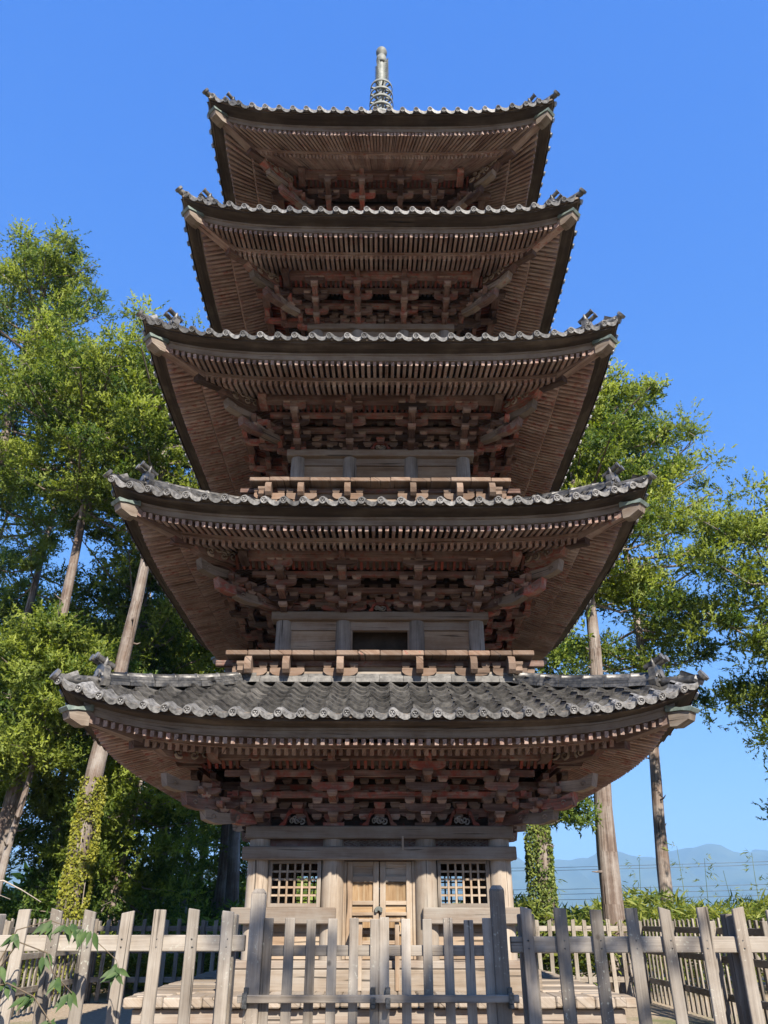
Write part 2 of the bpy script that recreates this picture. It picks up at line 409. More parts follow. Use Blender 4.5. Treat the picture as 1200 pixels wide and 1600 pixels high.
def haze():
    me = bpy.data.meshes.new('haze'); mb = MB(); mb.box(-9700, 9700, -310, 9400, GZ - 1.2, 720)
    m = bpy.data.materials.new('haze'); m.use_nodes = True; nt = m.node_tree; nt.nodes.clear()
    out = nt.nodes.new('ShaderNodeOutputMaterial'); v = nt.nodes.new('ShaderNodeVolumePrincipled')
    v.inputs['Color'].default_value = (.36, .66, 1., 1); v.inputs['Density'].default_value = HAZE; v.inputs['Anisotropy'].default_value = 0.
    nt.links.new(v.outputs[0], out.inputs['Volume'])
    o = mb.build('haze', m); o['kind'] = 'stuff'
HAZE = .00014
haze()

# ================================================================== PAGODA
pagoda = thing('pagoda', 'tall five-storey weathered wooden pagoda with upturned tiled eaves behind the picket gate', 'pagoda', (0, 0, GZ))
ST = [  # E eave half, zt tile edge, lift, W wall half, inner column, daiwa top under zt, purlin, roof inner
    dict(E=4.33, zt=2.44, L=.44, W=1.815, q=.70, dd=1.17, P=2.90, inn=2.2),
    dict(E=4.205, zt=5.71, L=.39, W=1.68, q=.64, dd=.93, P=2.80, inn=2.12),
    dict(E=4.20, zt=8.96, L=.42, W=1.62, q=.60, dd=.78, P=2.70, inn=2.0),
    dict(E=3.99, zt=12.34, L=.48, W=1.40, q=.50, dd=.74, P=2.52, inn=2.0),
    dict(E=3.85, zt=15.63, L=.52, W=1.24, q=.45, dd=.74, P=2.42, inn=.5)]
FLOOR = [-.85, 3.87, 7.18, 10.42, 13.72]; FHALF = [3.2, 2.5, 2.4, 2.2, 2.05]
def side(k):
    c, s = [(1, 0), (0, 1), (-1, 0), (0, -1)][k]
    return lambda a, o, z: Vector((a * c + o * s, a * s - o * c, z))
def sidey(k):
    f = side(k); return lambda a, y, z: f(a, -y, z)      # right-handed box version: y = -o

PW = 4.3
PITCH = .3
def zs(r, a, d):
    D = r['E'] - r['inn']; h = max(r['E'] - d, .05)
    u = min(1.15, abs(a) / h)
    return r['zt'] - .05 + .385 * d + .04 * d * d + r['L'] * u ** PW * max(0, 1 - max(d, 0) / max(D, 2.2)) ** 1.3
def lift(r, o, t):
    g = max(0, (o - r['P']) / (r['E'] - r['P']))
    return r['L'] * g ** 1.1 * min(1, abs(t)) ** PW
TS = [-1, -.97, -.93, -.88, -.8, -.7, -.55, -.35, -.12, .12, .35, .55, .7, .8, .88, .93, .97, 1]
def sweep(mb, r, k, prof, top=None):
    """prof: closed section [(o, z below tile edge)]"""
    fr = side(k); n = len(prof); vs = []
    per = [0]
    for i in range(n): per.append(per[-1] + math.dist(prof[i], prof[(i + 1) % n]))
    for t in TS:
        for o, dz in prof: vs.append(fr(t * o, o, r['zt'] + dz + lift(r, o, t)))
    fs, uv = [], []; ou = R.uniform(0, 9)
    for j in range(len(TS) - 1):
        for i in range(n):
            i2 = (i + 1) % n
            fs.append([j * n + i, j * n + i2, (j + 1) * n + i2, (j + 1) * n + i])
            o = prof[i][0]
            uv.append([(ou + TS[j] * o, per[i]), (ou + TS[j] * o, per[i + 1]), (ou + TS[j + 1] * o, per[i + 1]), (ou + TS[j + 1] * o, per[i])])
    mb.faces(vs, fs, uv, R.uniform(-.4, .4))

# --- tiles
WAVE = [(0, .060), (.1, .066), (.2, .048), (.36, .008), (.55, -.016), (.72, -.018), (.87, .004), (1., .048)]
def tile_pts(P, eave):
    V, F = [], []
    n = len(WAVE)
    y1 = .285
    for ph, h in WAVE: V.append(((ph - .5) * P, 0, h + (.034 if eave else .046)))
    for ph, h in WAVE: V.append(((ph - .5) * P, y1, h + .004))
    for i, (ph, h) in enumerate(WAVE):
        V.append(((ph - .5) * P, -.004 if eave else .004, h + (-.014 - .024 * math.sin(math.pi * min(1, ph * 1.05)) if eave else -.004)))
    for i in range(n - 1):
        F.append([i, i + 1, n + i + 1, n + i]); F.append([2 * n + i, 2 * n + i + 1, i + 1, i])
    return V, F
def tile_mesh(P, eave):
    mb = MB(); V, F = tile_pts(P, eave)
    mb.faces(V, F, [[(V[i][0], V[i][1]) for i in f] for f in F], 0, False)
    if eave:
        cx, cz, rr = -.5 * P + .012, .034, .054
        prof = [(.0, -.012), (.034, -.014), (.040, -.03), (.054, -.03), (.056, -.02), (.056, .12)]
        V, F = [], []
        for q, y in prof:
            for i in range(12):
                an = 2 * math.pi * i / 12; V.append((cx + q * math.cos(an), y - .01, cz + q * math.sin(an)))
        for j in range(len(prof) - 1):
            for i in range(12):
                F.append([j * 12 + i, j * 12 + (i + 1) % 12, (j + 1) * 12 + (i + 1) % 12, (j + 1) * 12 + i])
        mb.faces(V, F, [[(0, 0)] * 4] * len(F), .2, False)
        for k in range(3):                               # three raised comma drops
            an = 2 * math.pi * k / 3 + .5
            c = Vector((cx + .019 * math.cos(an), -.03, cz + .019 * math.sin(an)))
            pts = [c + Vector((.013 * math.cos(an + q), 0, .013 * math.sin(an + q))) for q in (0, 1.26, 2.5, 3.77, 5.03)] + [c + Vector((0, -.012, 0))]
            mb.faces(pts, [[i, (i + 1) % 5, 5] for i in range(5)], [[(0, 0)] * 3] * 5, .9)
    return mb
TILE = tile_mesh(PITCH, False).mesh('roof_tile', M['tile'])
EAVE_MB = tile_mesh(PITCH, True)
EAVE = EAVE_MB.mesh('eave_tile', M['tile_end'])
def tile_matrix(r, k, a, d):
    fr = side(k); e = .06
    p = fr(a, r['E'] - d, zs(r, a, d))
    ta = (fr(a + e, r['E'] - d, zs(r, a + e, d)) - fr(a - e, r['E'] - d, zs(r, a - e, d))).normalized()
    td = (fr(a, r['E'] - d - e, zs(r, a, d + e)) - fr(a, r['E'] - d + e, zs(r, a, d - e))).normalized()
    n = ta.cross(td).normalized(); td = n.cross(ta)
    m = Matrix((ta, td, n)).transposed().to_4x4(); m.translation = p
    return m
def add_mesh_at(mb, src, m4, tone):
    mb.faces([m4 @ Vector(v) for v in src.v], src.f, [[(0, 0)] * len(f) for f in src.f], tone)
TILE_MB = tile_mesh(PITCH, False)
class Lite: pass
EAVE_LITE = MB()
_V, _F = tile_pts(PITCH, True); EAVE_LITE.faces(_V, _F, [[(0, 0)] * 4] * len(_F))
_c = [(-.5 * PITCH + .012 + .055 * math.cos(2 * math.pi * i / 8), y, .034 + .055 * math.sin(2 * math.pi * i / 8)) for y in (-.03, .1) for i in range(8)]
EAVE_LITE.faces(_c, [[i, (i + 1) % 8, 8 + (i + 1) % 8, 8 + i] for i in range(8)] + [list(range(8))], [[(0, 0)] * 4] * 8 + [[(0, 0)] * 8])

UNIT = MB(); UNIT.box(0, 1, -.5, .5, -1, 0, tone=0.)
UNIT.uv = [(u * 1., v * .12) for u, v in UNIT.uv]
RAFT = UNIT.mesh('rafter', M['rafter'])
BASER = UNIT.mesh('base_rafter', M['rafter'])
def bar_matrix(p0, p1, w, h):
    d = p1 - p0; L = d.length; d.normalize()
    s = Vector((0, 0, 1)).cross(d).normalized(); u = d.cross(s)
    m = Matrix((d * L, s * w, u * h)).transposed().to_4x4(); m.translation = p0
    return m

def hip(r, k, d):      # hip line at the +a end of side k
    h = r['E'] - d
    return side(k)(h, h, zs(r, h, d))

def build_roof(i, r):
    E, zt = r['E'], r['zt']; D = E - r['inn']
    # the roof body: deck under the tiles, soffit sheets
    mb = MB()
    for k in range(4):
        fr = side(k); ds = [0, .25, .5, .9, 1.3, D]
        ds = [d for d in ds if d < D] + [D]
        vs = [fr(t * (E - d - .02), E - d - .02, zs(r, t * (E - d), d) - .035) for d in ds for t in TS]
        n = len(TS)
        fs = [[j * n + q, j * n + q + 1, (j + 1) * n + q + 1, (j + 1) * n + q] for j in range(len(ds) - 1) for q in range(n - 1)]
        mb.faces(vs, fs, [[(vs[v].x, vs[v].y) for v in f] for f in fs], -.5)
        for os_ in ([E - .40, E - .65, E - .95], [E - .86, r['P'] + .3, r['P'], r['W'] + .5, r['W'] - .02]):
            fl = os_[0] > E - .5
            def zz(o): return (zt - .272 + .24 * (E - .36 - o)) if fl else (zt - .302 + .37 * (E - .90 - o))
            vs = [fr(t * o, o, zz(o) + .012 + lift(r, o, t)) for o in os_ for t in TS]
            fs = [[j * n + q, j * n + q + 1, (j + 1) * n + q + 1, (j + 1) * n + q] for j in range(len(os_) - 1) for q in range(n - 1)]
            mb.faces(vs, fs, [[(vs[v].x * 1.0, vs[v].y) for v in f] for f in fs], 0)
    body = mb.build('roof', M['soffit'], pagoda)
    # eave boards, one length a side
    for k in range(4):
        mb = MB(); sweep(mb, r, k, [(E - .03, -.075), (E - .03, -.02), (E - .2, -.0), (E - .2, -.06)]); mb.build('tile_batten', M['fascia'], body)
        mb = MB(); sweep(mb, r, k, [(E - .06, -.115), (E - .06, -.08), (E - .4, -.0), (E - .4, -.155), (E - .27, -.150)]); mb.build('eave_board', M['eave'], body)
        mb = MB(); sweep(mb, r, k, [(E - .29, -.185), (E - .29, -.140), (E - .41, -.12), (E - .41, -.185)]); mb.build('fascia_strip', M['fascia'], body)
        mb = MB(); sweep(mb, r, k, [(E - .33, -.272), (E - .31, -.188), (E - .43, -.188), (E - .43, -.272)]); mb.build('fascia_board', M['fascia'], body)
        mb = MB(); ok = E - .90
        zk = -.262 + .24 * .54 - .10
        sweep(mb, r, k, [(ok + .035, zk - .075), (ok + .03, zk), (ok - .08, zk + .015), (ok - .08, zk - .075)]); mb.build('rafter_beam', M['rafter'], body)
        P = r['P']; zp = -.302 + .37 * (ok - P) - .085
        mb = MB(); fr = sidey(k); e_ = r['W'] + .66; mb.box(-e_, e_, -P - .08, -P + .08, zt + zp - .17, zt + zp, fr=fr, tone=.1)
        mb.build('purlin', M['bracket'], body)
    # rafters
    fan = i == 4
    nraf = 35
    far = MB()
    for k in range(4):
        fr = side(k)
        for j in range(-nraf, nraf + 1):
            tip = E - .338
            a = (tip - .10) * j / nraf * .985 + (0 if fan else 0)
            if fan: a = (tip - .1) * math.tan(math.atan(1) * j / nraf)
            # flying
            def zf(o, a_): return zt - .284 + .24 * (tip - o) + lift(r, o, a_ / o)
            def zb(o, a_): return zt - .306 + .37 * (ok - o) + lift(r, o, a_ / o)
            ok = E - .90
            oi = ok - .06 if fan else max(ok - .06, abs(a) + .02)
            a2 = a * oi / tip if fan else a
            w, h = .054, .082
            p0, p1 = fr(a, tip + R.uniform(-.006, .006), zf(tip, a)), fr(a2, oi, zf(oi, a2))
            if tip - oi > .08:
                if k == 0 and i < 4: inst('flying_rafter', RAFT, body, bar_matrix(p0, p1, w, h))
                else: far.bar(p0, p1, w, h, tone=R.uniform(-.4, .6))
            # base
            ot = ok + .0
            ab = a * ot / tip if fan else a
            if abs(ab) < ot - .09:
                oi = r['W'] if fan else max(r['W'], abs(ab) + .02)
                a3 = ab * oi / ot if fan else ab
                p0, p1 = fr(ab, ot + .01, zb(ot, ab)), fr(a3, oi, zb(oi, a3))
                if ot - oi > .08:
                    if k == 0 and i < 4: inst('base_rafter', BASER, body, bar_matrix(p0, p1, w + .004, .098))
                    else: far.bar(p0, p1, w + .002, .092, tone=R.uniform(-.4, .6))
    far.build('rafter', M['rafter'], body, kind='stuff')
    # corner beams with copper caps
    for k in range(4):
        fr = side(k)
        def dg(s, z): return fr(s, s, z)
        s1 = E - .30; zc = zt - .26 + lift(r, E - .36, 1)
        mb = MB(); zi = zt - .35 + .28 * (E - .95 - r['W'])
        zm = zt - .29 + lift(r, E - .9, 1) + .02
        mb.bar(dg(E - .34, zc - .0), dg(E - .95, zm + .03), .16, .14, tone=-.2)
        mb.build('corner_beam', M['rafter'], body)
        mb = MB(); mb.bar(dg(E - .84, zm - .05), dg(r['W'], zt + .12), .15, .15, tone=-.6); mb.build('corner_beam', M['bracket'], body)
        # upturned nose
        u = (dg(1, 0) - dg(0, 0)).normalized(); sd = Vector((-u.y, u.x, 0)); base = dg(E - .345, zc)
        f = lambda p, q, t: base + u * p + Vector((0, 0, q)) + sd * t
        mb = MB(); mb.prism([(0, -.19), (.10, -.20), (.27, -.13), (.31, -.02), (.2, -.012), (0, .0)], f, -.1, .1, tone=.6)
        mb.build('beam_nose', M['fascia'], body)
        mb = MB(); mb.prism([(-.02, .004), (.2, -.006), (.325, -.035), (.36, .01), (.34, .03), (.2, .03), (.05, .07), (-.02, .11)], f, -.125, .125, tone=0)
        mb.build('nose_cap', M['copper'] if k in (0, 2) else M['copper'], body)
    # tiles
    N = int(round((2 * E - .1) / PITCH))
    off = MB(); offe = MB()
    for k in range(4):
        for c in range(N):
            a = (c - (N - 1) / 2) * PITCH
            j = 0; d = 0.
            while d < D - .12:
                if abs(a) + .06 > E - d - .02 and d > 0: break
                m4 = tile_matrix(r, k, a, d + R.uniform(-.006, .006))
                m4 = m4 @ Matrix.Rotation(R.uniform(-.03, .03), 4, 'Z') @ Matrix.Rotation(R.uniform(-.02, .02), 4, 'Y') @ Matrix.Translation((R.uniform(-.006, .006), 0, R.uniform(-.005, .005)))
                if d == 0:
                    if k == 0: inst('eave_tile', EAVE, body, m4)
                    elif k == 2: pass
                    else: add_mesh_at(offe, EAVE_LITE, m4, R.uniform(-.6, .6))
                elif i == 0 and k == 0: inst('roof_tile', TILE, body, m4)
                elif k != 2 and (i < 3 or d < .6): add_mesh_at(off, TILE_MB, m4, R.uniform(-1, 1))
                d += .255
    off.build('roof_tile', M['tile'], body, kind='stuff')
    offe.build('eave_tile', M['tile_end'], body, kind='stuff')
    # hips
    for k in range(4):
        d0 = .42; seg = .27
        dd = d0
        rest = MB()
        while dd < D - .05:
            de = min(dd + seg * .985, D)
            p0, p1 = hip(r, k, dd), hip(r, k, de)
            mb = MB()
            for (w, z0, z1) in ((.28, .0, .045), (.25, .052, .09), (.22, .097, .132)):
                jx = R.uniform(-.006, .006)
                mb.bar(p0 + Vector((jx, jx, z1)), p1 + Vector((jx, jx, z1)), w, z1 - z0, ch=0, tone=R.uniform(-.5, .5))
            mb.tube([p0 + Vector((0, 0, .145)), p0.lerp(p1, .93) + Vector((0, 0, .145)), p0.lerp(p1, .94) + Vector((0, 0, .145)), p1 + Vector((0, 0, .145))], [.066, .066, .078, .078], 8)
            if k in (0, 3) and dd < d0 + 12 * seg: mb.build('ridge_tile', M['tile'], body)
            else: rest.v, base_ = rest.v, 0; rest.faces(mb.v, mb.f, split(mb), 0)
            dd += seg
        if rest.v: rest.build('ridge_tile', M['tile'], body, kind='stuff')
        # end ornament and corner roll
        h = side(k); u = (h(1, 1, 0) - h(0, 0, 0)).normalized(); sd = Vector((-u.y, u.x, 0)); Z = Vector((0, 0, 1))
        pe = hip(r, k, d0 + .02)
        f = lambda p, q, t: pe + sd * p * .95 + Z * q * 1.0 + u * t * .85
        mb = MB()
        mb.prism([(-.17, -.03), (.17, -.03), (.21, .06), (.15, .12), (.16, .22), (.09, .28), (.0, .31), (-.09, .28), (-.16, .22), (-.15, .12), (-.21, .06)], f, -.03, .09, tone=0)
        for sg in (-1, 1):
            pts = [f(sg * (.1 + .05 * math.cos(q)), .1 + .05 * math.sin(q), .1) for q in np.linspace(0, 5, 9)]
            mb.tube(pts, .018, 5, tone=.6)
            mb.tube([f(sg * .09, .27, .05), f(sg * .13, .34, .05), f(sg * .1, .39, .04)], [.03, .022, .006], 6)
        mb.tube([f(0, .17, .09), f(0, .17, .125)], .055, 10, tone=.8)
        mb.build('ridge_ornament', M['tile'], body)
        for sg in (-1, 1):
            mb = MB()
            mb.tube([f(sg * .075, .27, -.12), f(sg * .075, .36 + .02, .2)], .042, 10, tone=-.2)
            mb.tube([f(sg * .075, .38, .195), f(sg * .075, .388, .225)], [.052, .052], 10, tone=.8)
            mb.build('ornament_roll', M['tile'], body)
        mb = MB()
        pts = [hip(r, k, d) + Z * .06 for d in (.45, .3, .12, 0, -.10)]
        pts[-1] = pts[-2] + ((pts[-2] - pts[-3]).normalized() + Vector((0, 0, .7))) * .05
        mb.tube(pts, [.065, .065, .06, .06, .062], 10)
        mb.tube([pts[-1] - (pts[-1] - pts[-2]).normalized() * .02, pts[-1] + (pts[-1] - pts[-2]).normalized() * .03], [.082, .082], 12, tone=.8)
        mb.build('corner_tile', M['tile'], body)
    # flat capping course under the storey above
    if i < 4:
        zt_ = zs(r, 0, D)
        for k in range(4):
            fr = sidey(k)
            nn = 12
            for q in range(nn):
                mb = MB(); x0 = -r['inn'] - .12 + q * (2 * r['inn'] + .24) / nn; x1 = x0 + (2 * r['inn'] + .24) / nn - .006
                for (dy, z0, z1) in ((.14, .0, .06), (.10, .066, .11), (.06, .116, .155)):
                    mb.box(x0, x1, -r['inn'] - dy, -r['inn'] + .2, zt_ + z0, zt_ + z1, fr=fr, tone=R.uniform(-.6, .6))
                mb.build('capping_tile', M['tile_cap'], body)
    return body
def split(mb):
    out = []; p = 0
    for f in mb.f: out.append(mb.uv[p:p + len(f)]); p += len(f)
    return out
M['tile_cap'] = simple('capping_tile_glaze', (.05, .049, .048), (.14, .136, .13), 9., .68, 0., .2, .25)

# --- bracket complexes
def boat(l, h):
    return [(-l / 2, h), (-l / 2, h * .5), (-l / 2 + .05, h * .16), (-l / 2 + .13, 0), (l / 2 - .13, 0), (l / 2 - .05, h * .16), (l / 2, h * .5), (l / 2, h)]
def block(mb, fr, a, o, z, w=.15, h=.10, tone=None):
    """bearing block: square top, waist tapering to a narrower foot"""
    tone = R.uniform(-1, 1) if tone is None else tone
    b, t = w * .33, w * .5
    P = [fr(a + sx * q, -(o) + sy * q, z + zz) for q, zz in ((b, 0), (t, h * .5)) for sy in (-1, 1) for sx in (-1, 1)]
    mb.hexa(P, ax=0, tone=tone)
    mb.box(a - t, a + t, -o - t, -o + t, z + h * .5, z + h, fr=fr, tone=tone)
BLK = MB(); block(BLK, lambda x, y, z: Vector((x, y, z)), 0, 0, 0, .15, .10, 0.)
BLOCK = BLK.mesh('bearing_block', M['block'])

def build_brackets(i, r):
    W, q, zt, P = r['W'], r['q'], r['zt'], r['P']
    z0 = zt - r['dd']
    ok = r['E'] - .9
    zp = zt - .302 + .37 * (ok - P) - .085 - .17      # underside of the purlin
    st = (P - W) / 3
    H = zp - z0
    rise = (H - .30) / 2 if H > .62 else (H - .16) / 2.4
    zl = [z0 + .02, z0 + .17, z0 + .17 + rise, zp - .145]
    if H < .62: zl = [z0 - .02, z0 + .08, z0 + .08 + rise * .9, zp - .13]
    ah = .11 if H > .6 else .095
    bh = .085 if H > .6 else .07
    cols = [-W, -q, q, W]
    for k in range(4):
        fr = sidey(k); front = k == 0
        side_mb = MB()
        for n, a in enumerate(cols):
            corner = n in (0, 3)
            mb = MB()
            # plate and great block at the wall
            mb.box(a - .16, a + .16, -W - .15, -W + .15, z0 + .001, z0 + .05, fr=fr)
            mb.prism([(-.09, 0), (.09, 0), (.15, .07), (.15, .14), (-.15, .14), (-.15, .07)], lambda p, h, t: fr(a + p, -W + t, z0 + .05 + h), -.14, .14)
            blocks = []; extra = []
            for s in range(1, 4):
                o = W + st * s; z = zl[s]
                # outward arm, rounded at its end
                oz = z - ah - .01
                mb.prism([(W - .1, oz + ah), (W - .1, oz), (o - .12, oz), (o - .02, oz + .03), (o + .04, oz + ah * .6), (o + .04, oz + ah)],
                         lambda p, h, t: fr(a + t, -p, h), -.055, .055)
                if s < 3 or True:
                    l = .62 if not corner else .5
                    if s == 3: l *= .85
                    zb = z + bh * .0
                    mb.prism(boat(l, ah), lambda p, h, t: fr(a + p, -o + t, z + .06 + h - .05), -.05, .05)
                    zt3 = z + .01 + ah
                    for da in (-l / 2 + .07, 0, l / 2 - .07):
                        blocks.append((a + da, o, zt3))
                blocks.append((a, o, z - .075))
                # wall-line arm at the same height
                if s < 3:
                    mb.prism(boat(.8, ah), lambda p, h, t: fr(a + p, -W - .01 + t, z - .03 + h), -.055, .055)
                    for da in (-.33, .33): blocks.append((a + da, W + .01, z - .03 + ah))
            # tail rafter nose
            if not corner:
                o1 = W + st * 2.35; zz = zl[2] + .16
                p0 = Vector((0, 0, 0))
                m2 = MB(); extra.append(m2); m2.prism([(W - .1, zz + .26), (W - .1, zz + .14), (o1 - .05, zz - .02), (o1 + .08, zz - .03), (o1 + .1, zz + .09), (o1 - .02, zz + .11)],
                         lambda p, h, t: fr(a + t, -p, h), -.058, .058)
                m2 = MB(); m2.prism([(P - .25, zp - .02), (P + .16, zp - .02), (P + .2, zp + .06), (P + .16, zp + .19), (P - .25, zp + .19)],
                         lambda p, h, t: fr(a + t, -p, h), -.05, .05); extra.append(m2)
            else:
                m2 = MB(); m2.prism([(P - .25, zp - .02), (P + .16, zp - .02), (P + .2, zp + .06), (P + .16, zp + .165), (P - .25, zp + .165)],
                         lambda p, h, t: fr(math.copysign(W + .6, a) + t, -p, h), -.075, .075); extra.append(m2)
            if front:
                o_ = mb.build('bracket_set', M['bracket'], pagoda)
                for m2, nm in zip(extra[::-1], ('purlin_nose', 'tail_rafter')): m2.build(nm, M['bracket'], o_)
                for (x, y, z) in blocks:
                    inst('bearing_block', BLOCK, o_, Matrix.Translation(fr(x, -y, z)) @ Matrix.Diagonal((1, 1, bh / .1, 1)))
            else:
                for (x, y, z) in blocks: block(mb, fr, x, y, z, .15, bh)
                for m2 in extra: mb.faces(m2.v, m2.f, split(m2), 0.)
                side_mb.faces(mb.v, mb.f, split(mb), 0.)
                side_mb.t[-len(mb.t):] = mb.t
        if not front: side_mb.build('bracket_set', M['bracket'], pagoda, kind='stuff')
        # through beams on the wall line and on each step, rows of small blocks between
        lim = 9
        for s in range(1, 4):
            o = W + st * s - .0; z = zl[s] + .01 + ah + bh
            if s < 3:
                mb = MB(); kz = .004 * (k % 2); mb.box(-W - .5, W + .5, -o - .045, -o + .045, z + kz, z + .085 + kz, fr=fr); mb.build('tie_beam', M['bracket'], pagoda)
        mbw = MB()
        top = zt + .1
        zz = z0 + .18; lv = 0
        while zz < top - .1:
            mb = MB(); kz = .004 * (k % 2); mb.box(-W - .1, W + .1, -W - .05, -W + .05, zz + kz, zz + .085 + kz, fr=fr); mb.build('tie_beam', M['bracket'], pagoda)
            nb = int(2 * W / .24)
            for b_ in range(nb):
                a = -W + (b_ + .5) * 2 * W / nb
                if min(abs(a - c) for c in cols) < .14: continue
                if front and i < 4: inst('strut_block', BLOCK, pagoda, Matrix.Translation(fr(a, -W - .02, zz - bh * .95)) @ Matrix.Diagonal((1, 1, .8, 1)))
                else: block(mbw, fr, a, W + .02, zz - bh * .95, .15, .08)
            zz += .175; lv += 1
        if mbw.v: mbw.build('strut_block', M['bracket'], pagoda, kind='stuff')
        mb = MB(); mb.box(-W, W, -W + .02, -W + .1, z0, zt + .35, fr=fr, tone=-.6); mb.build('bracket_wall', M['soffit'], pagoda)
        # slatted strip between the second and third step
        o2, o3 = W + st * 2 + .05, P - .07
        za, zb_ = zl[2] + .02 + ah + bh + .085, zp + .14
        mb = MB(); mb.hexa([fr(x * (W + .55), -o, z) for z_ in (0, .012) for (o, z) in ((o2, za + .05 + z_), (o3, zb_ + z_)) for x in (-1, 1)], ax=0, tone=-.9)
        mb.build('slat_backing', M['fascia'], pagoda)
        n = int(2 * o2 / .105)
        if front and i < 2:
            for b_ in range(n):
                a = -o2 + (b_ + .5) * 2 * o2 / n
                mb = MB(); mb.bar(fr(a, -o2, za + .045), fr(a, -o3, zb_ - .004), .045, .05); mb.build('ceiling_slat', M['redraw'], pagoda)
        else:
            mb = MB()
            for b_ in range(n):
                a = -o2 + (b_ + .5) * 2 * o2 / n
                mb.bar(fr(a, -o2, za + .045), fr(a, -o3, zb_ - .004), .045, .05)
            mb.build('ceiling_slat', M['redraw'], pagoda, kind='stuff')
    # diagonal corner noses and carvings
    for k in range(4):
        fr = side(k)
        u = (fr(1, 1, 0) - fr(0, 0, 0)).normalized(); sd = Vector((-u.y, u.x, 0)); Z = Vector((0, 0, 1)); c = fr(W, W, 0)
        f = lambda p, h, t: c + u * p + Z * h + sd * t
        dz0 = (.14, 0, -.04, -.10, -.12)[i]
        for s, (oe, dz) in enumerate(((.46, .66), (.77, .56 + dz0), (1.02, .37 + dz0), (1.28, .15 + dz0))):
            if i >= 2 and s == 0: continue
            reach = oe * 1.414 * (P - W) / 1.12; z = max(zp - dz - .12, z0 + .03 - .02 * s); th = .13 if H > .45 else .11
            back = max(-.1, reach - .52)
            mb = MB()
            mb.prism([(back, z + th), (back, z), (reach * .5 + back * .5, z - .035), (reach - .12, z - .02), (reach, z + .015), (reach + .05, z + th + .06), (reach - .04, z + th + .035), (reach - .2, z + th - .01)],
                     f, -.075, .075)
            o_ = mb.build('corner_nose', M['carve'] if s in (1, 3) else M['bracket'], pagoda)
            for sg in (-1, 1):
                sw = MB()
                pts = [f(reach - .13 + (.045 - .006 * qq) * math.cos(qq), z + .055 + (.045 - .006 * qq) * math.sin(qq), sg * .077) for qq in np.linspace(0, 6, 12)]
                sw.tube(pts, .009, 5, caps=False)
                sw.build('scroll', M['carve'], o_)
            if s < 3:
                for e_, hh in ((reach - .30, th), (reach - .30, th + .12)):
                    mb = MB(); cc = f(e_, 0, 0); block(mb, lambda x, y, z_: cc + u * x + sd * y + Z * z_, 0, 0, z + hh, .16, .09)
                    mb.build('bearing_block', M['block'], o_)
                for kk in (0, 1):          # short cross arms either side of the diagonal
                    mb = MB(); cc = f(reach - .30, 0, 0); ax = (fr(1, 0, 0) - fr(0, 0, 0)) if kk == 0 else (fr(0, 1, 0) - fr(0, 0, 0))
                    ay = Vector((-ax.y, ax.x, 0))
                    mb.prism(boat(.5, .09), lambda p, h, t: cc + ax * p + ay * t + Z * (z + th + .05 + h + .004 * kk), -.045, .045)
                    mb.build('cross_arm', M['bracket'], o_)
        # carved figure under the corner beam: swirling cloud relief
        mb = MB(); z = zp + .0; p0 = (P - W) * 1.414
        mb.prism([(p0 - .4, z + .0), (p0 - .1, z - .03), (p0 + .3, z + .0), (p0 + .46, z + .12), (p0 + .36, z + .23), (p0 - .4, z + .2)], f, -.095, .095)
        o_ = mb.build('corner_carving', M['bracket'], pagoda)
        for sg in (-1, 1):
            for (px_, pz_, rr, ph) in ((-.32, .11, .085, 0), (-.14, .07, .075, 1), (-.02, .17, .08, 2), (.12, .08, .085, 4), (.26, .17, .09, .5), (.38, .16, .06, 2), (-.2, .2, .05, 3)):
                sw = MB(); pts = []
                for qq in np.linspace(0, 8, 15):
                    q_ = rr * (1 - qq / 10); pts.append(f(p0 + px_ + q_ * math.cos(sg * qq + ph), z + pz_ + q_ * math.sin(sg * qq + ph), sg * (.104 + .008 * math.sin(qq))))
                sw.tube(pts, [.026 - .001 * e for e in range(15)], 5, caps=True)
                sw.build('swirl', M['cloud'], o_)

def kaerumata(i, r, a, carve=True):
    """frog-leg strut on the plate"""
    W = r['W']; z0 = r['zt'] - r['dd'] + .004; fr = sidey(0)
    s = .27 if i == 0 else .2; hgt = .24 if i == 0 else .16
    pts = []
    for sg in (1, -1):
        side_ = [(s * sg, 0), (s * sg * .93, .03), (s * sg * .78, .05), (s * sg * .66, .12), (s * sg * .55, hgt * .82), (s * sg * .35, hgt)]
        inn = [(s * sg * .32, hgt * .72), (s * sg * .46, hgt * .6), (s * sg * .54, .1), (s * sg * .6, .03), (s * sg * .66, 0)]
        mb = MB() if sg == 1 else mb
        mb.prism(side_ + inn, lambda p, h, t: fr(a + p, -W - .13 + t, z0 + h), -.05, .05)
    mb.box(a - s * .4, a + s * .4, -W - .18, -W - .08, z0 + hgt * .72, z0 + hgt + .002, fr=fr)
    o = mb.build('frog_leg_strut', M['redraw'], pagoda)
    block(mb := MB(), fr, a, W + .13, z0 + hgt, .17, .09); mb.build('bearing_block', M['bracket'], o)
    if carve:
        for q in range(5):
            sw = MB(); cx = a - s * .3 + q * s * .15
            pts = [fr(cx + .045 * math.cos(t + q) * (1 - t / 9), -W - .12 - .01 * math.sin(t), z0 + .07 + .02 * (q % 2) + .05 * math.sin(t + q) * (1 - t / 9)) for t in np.linspace(0, 6.5, 12)]
            sw.tube(pts, .013, 5, caps=False); sw.build('swirl', M['carve_pale'], o)
M['carve_pale'] = wood('pale_carving', (0.15, 0.135, 0.115), (0.21, 0.195, 0.175), (0.25, 0.235, 0.215), None, 0, 0, var=.2)

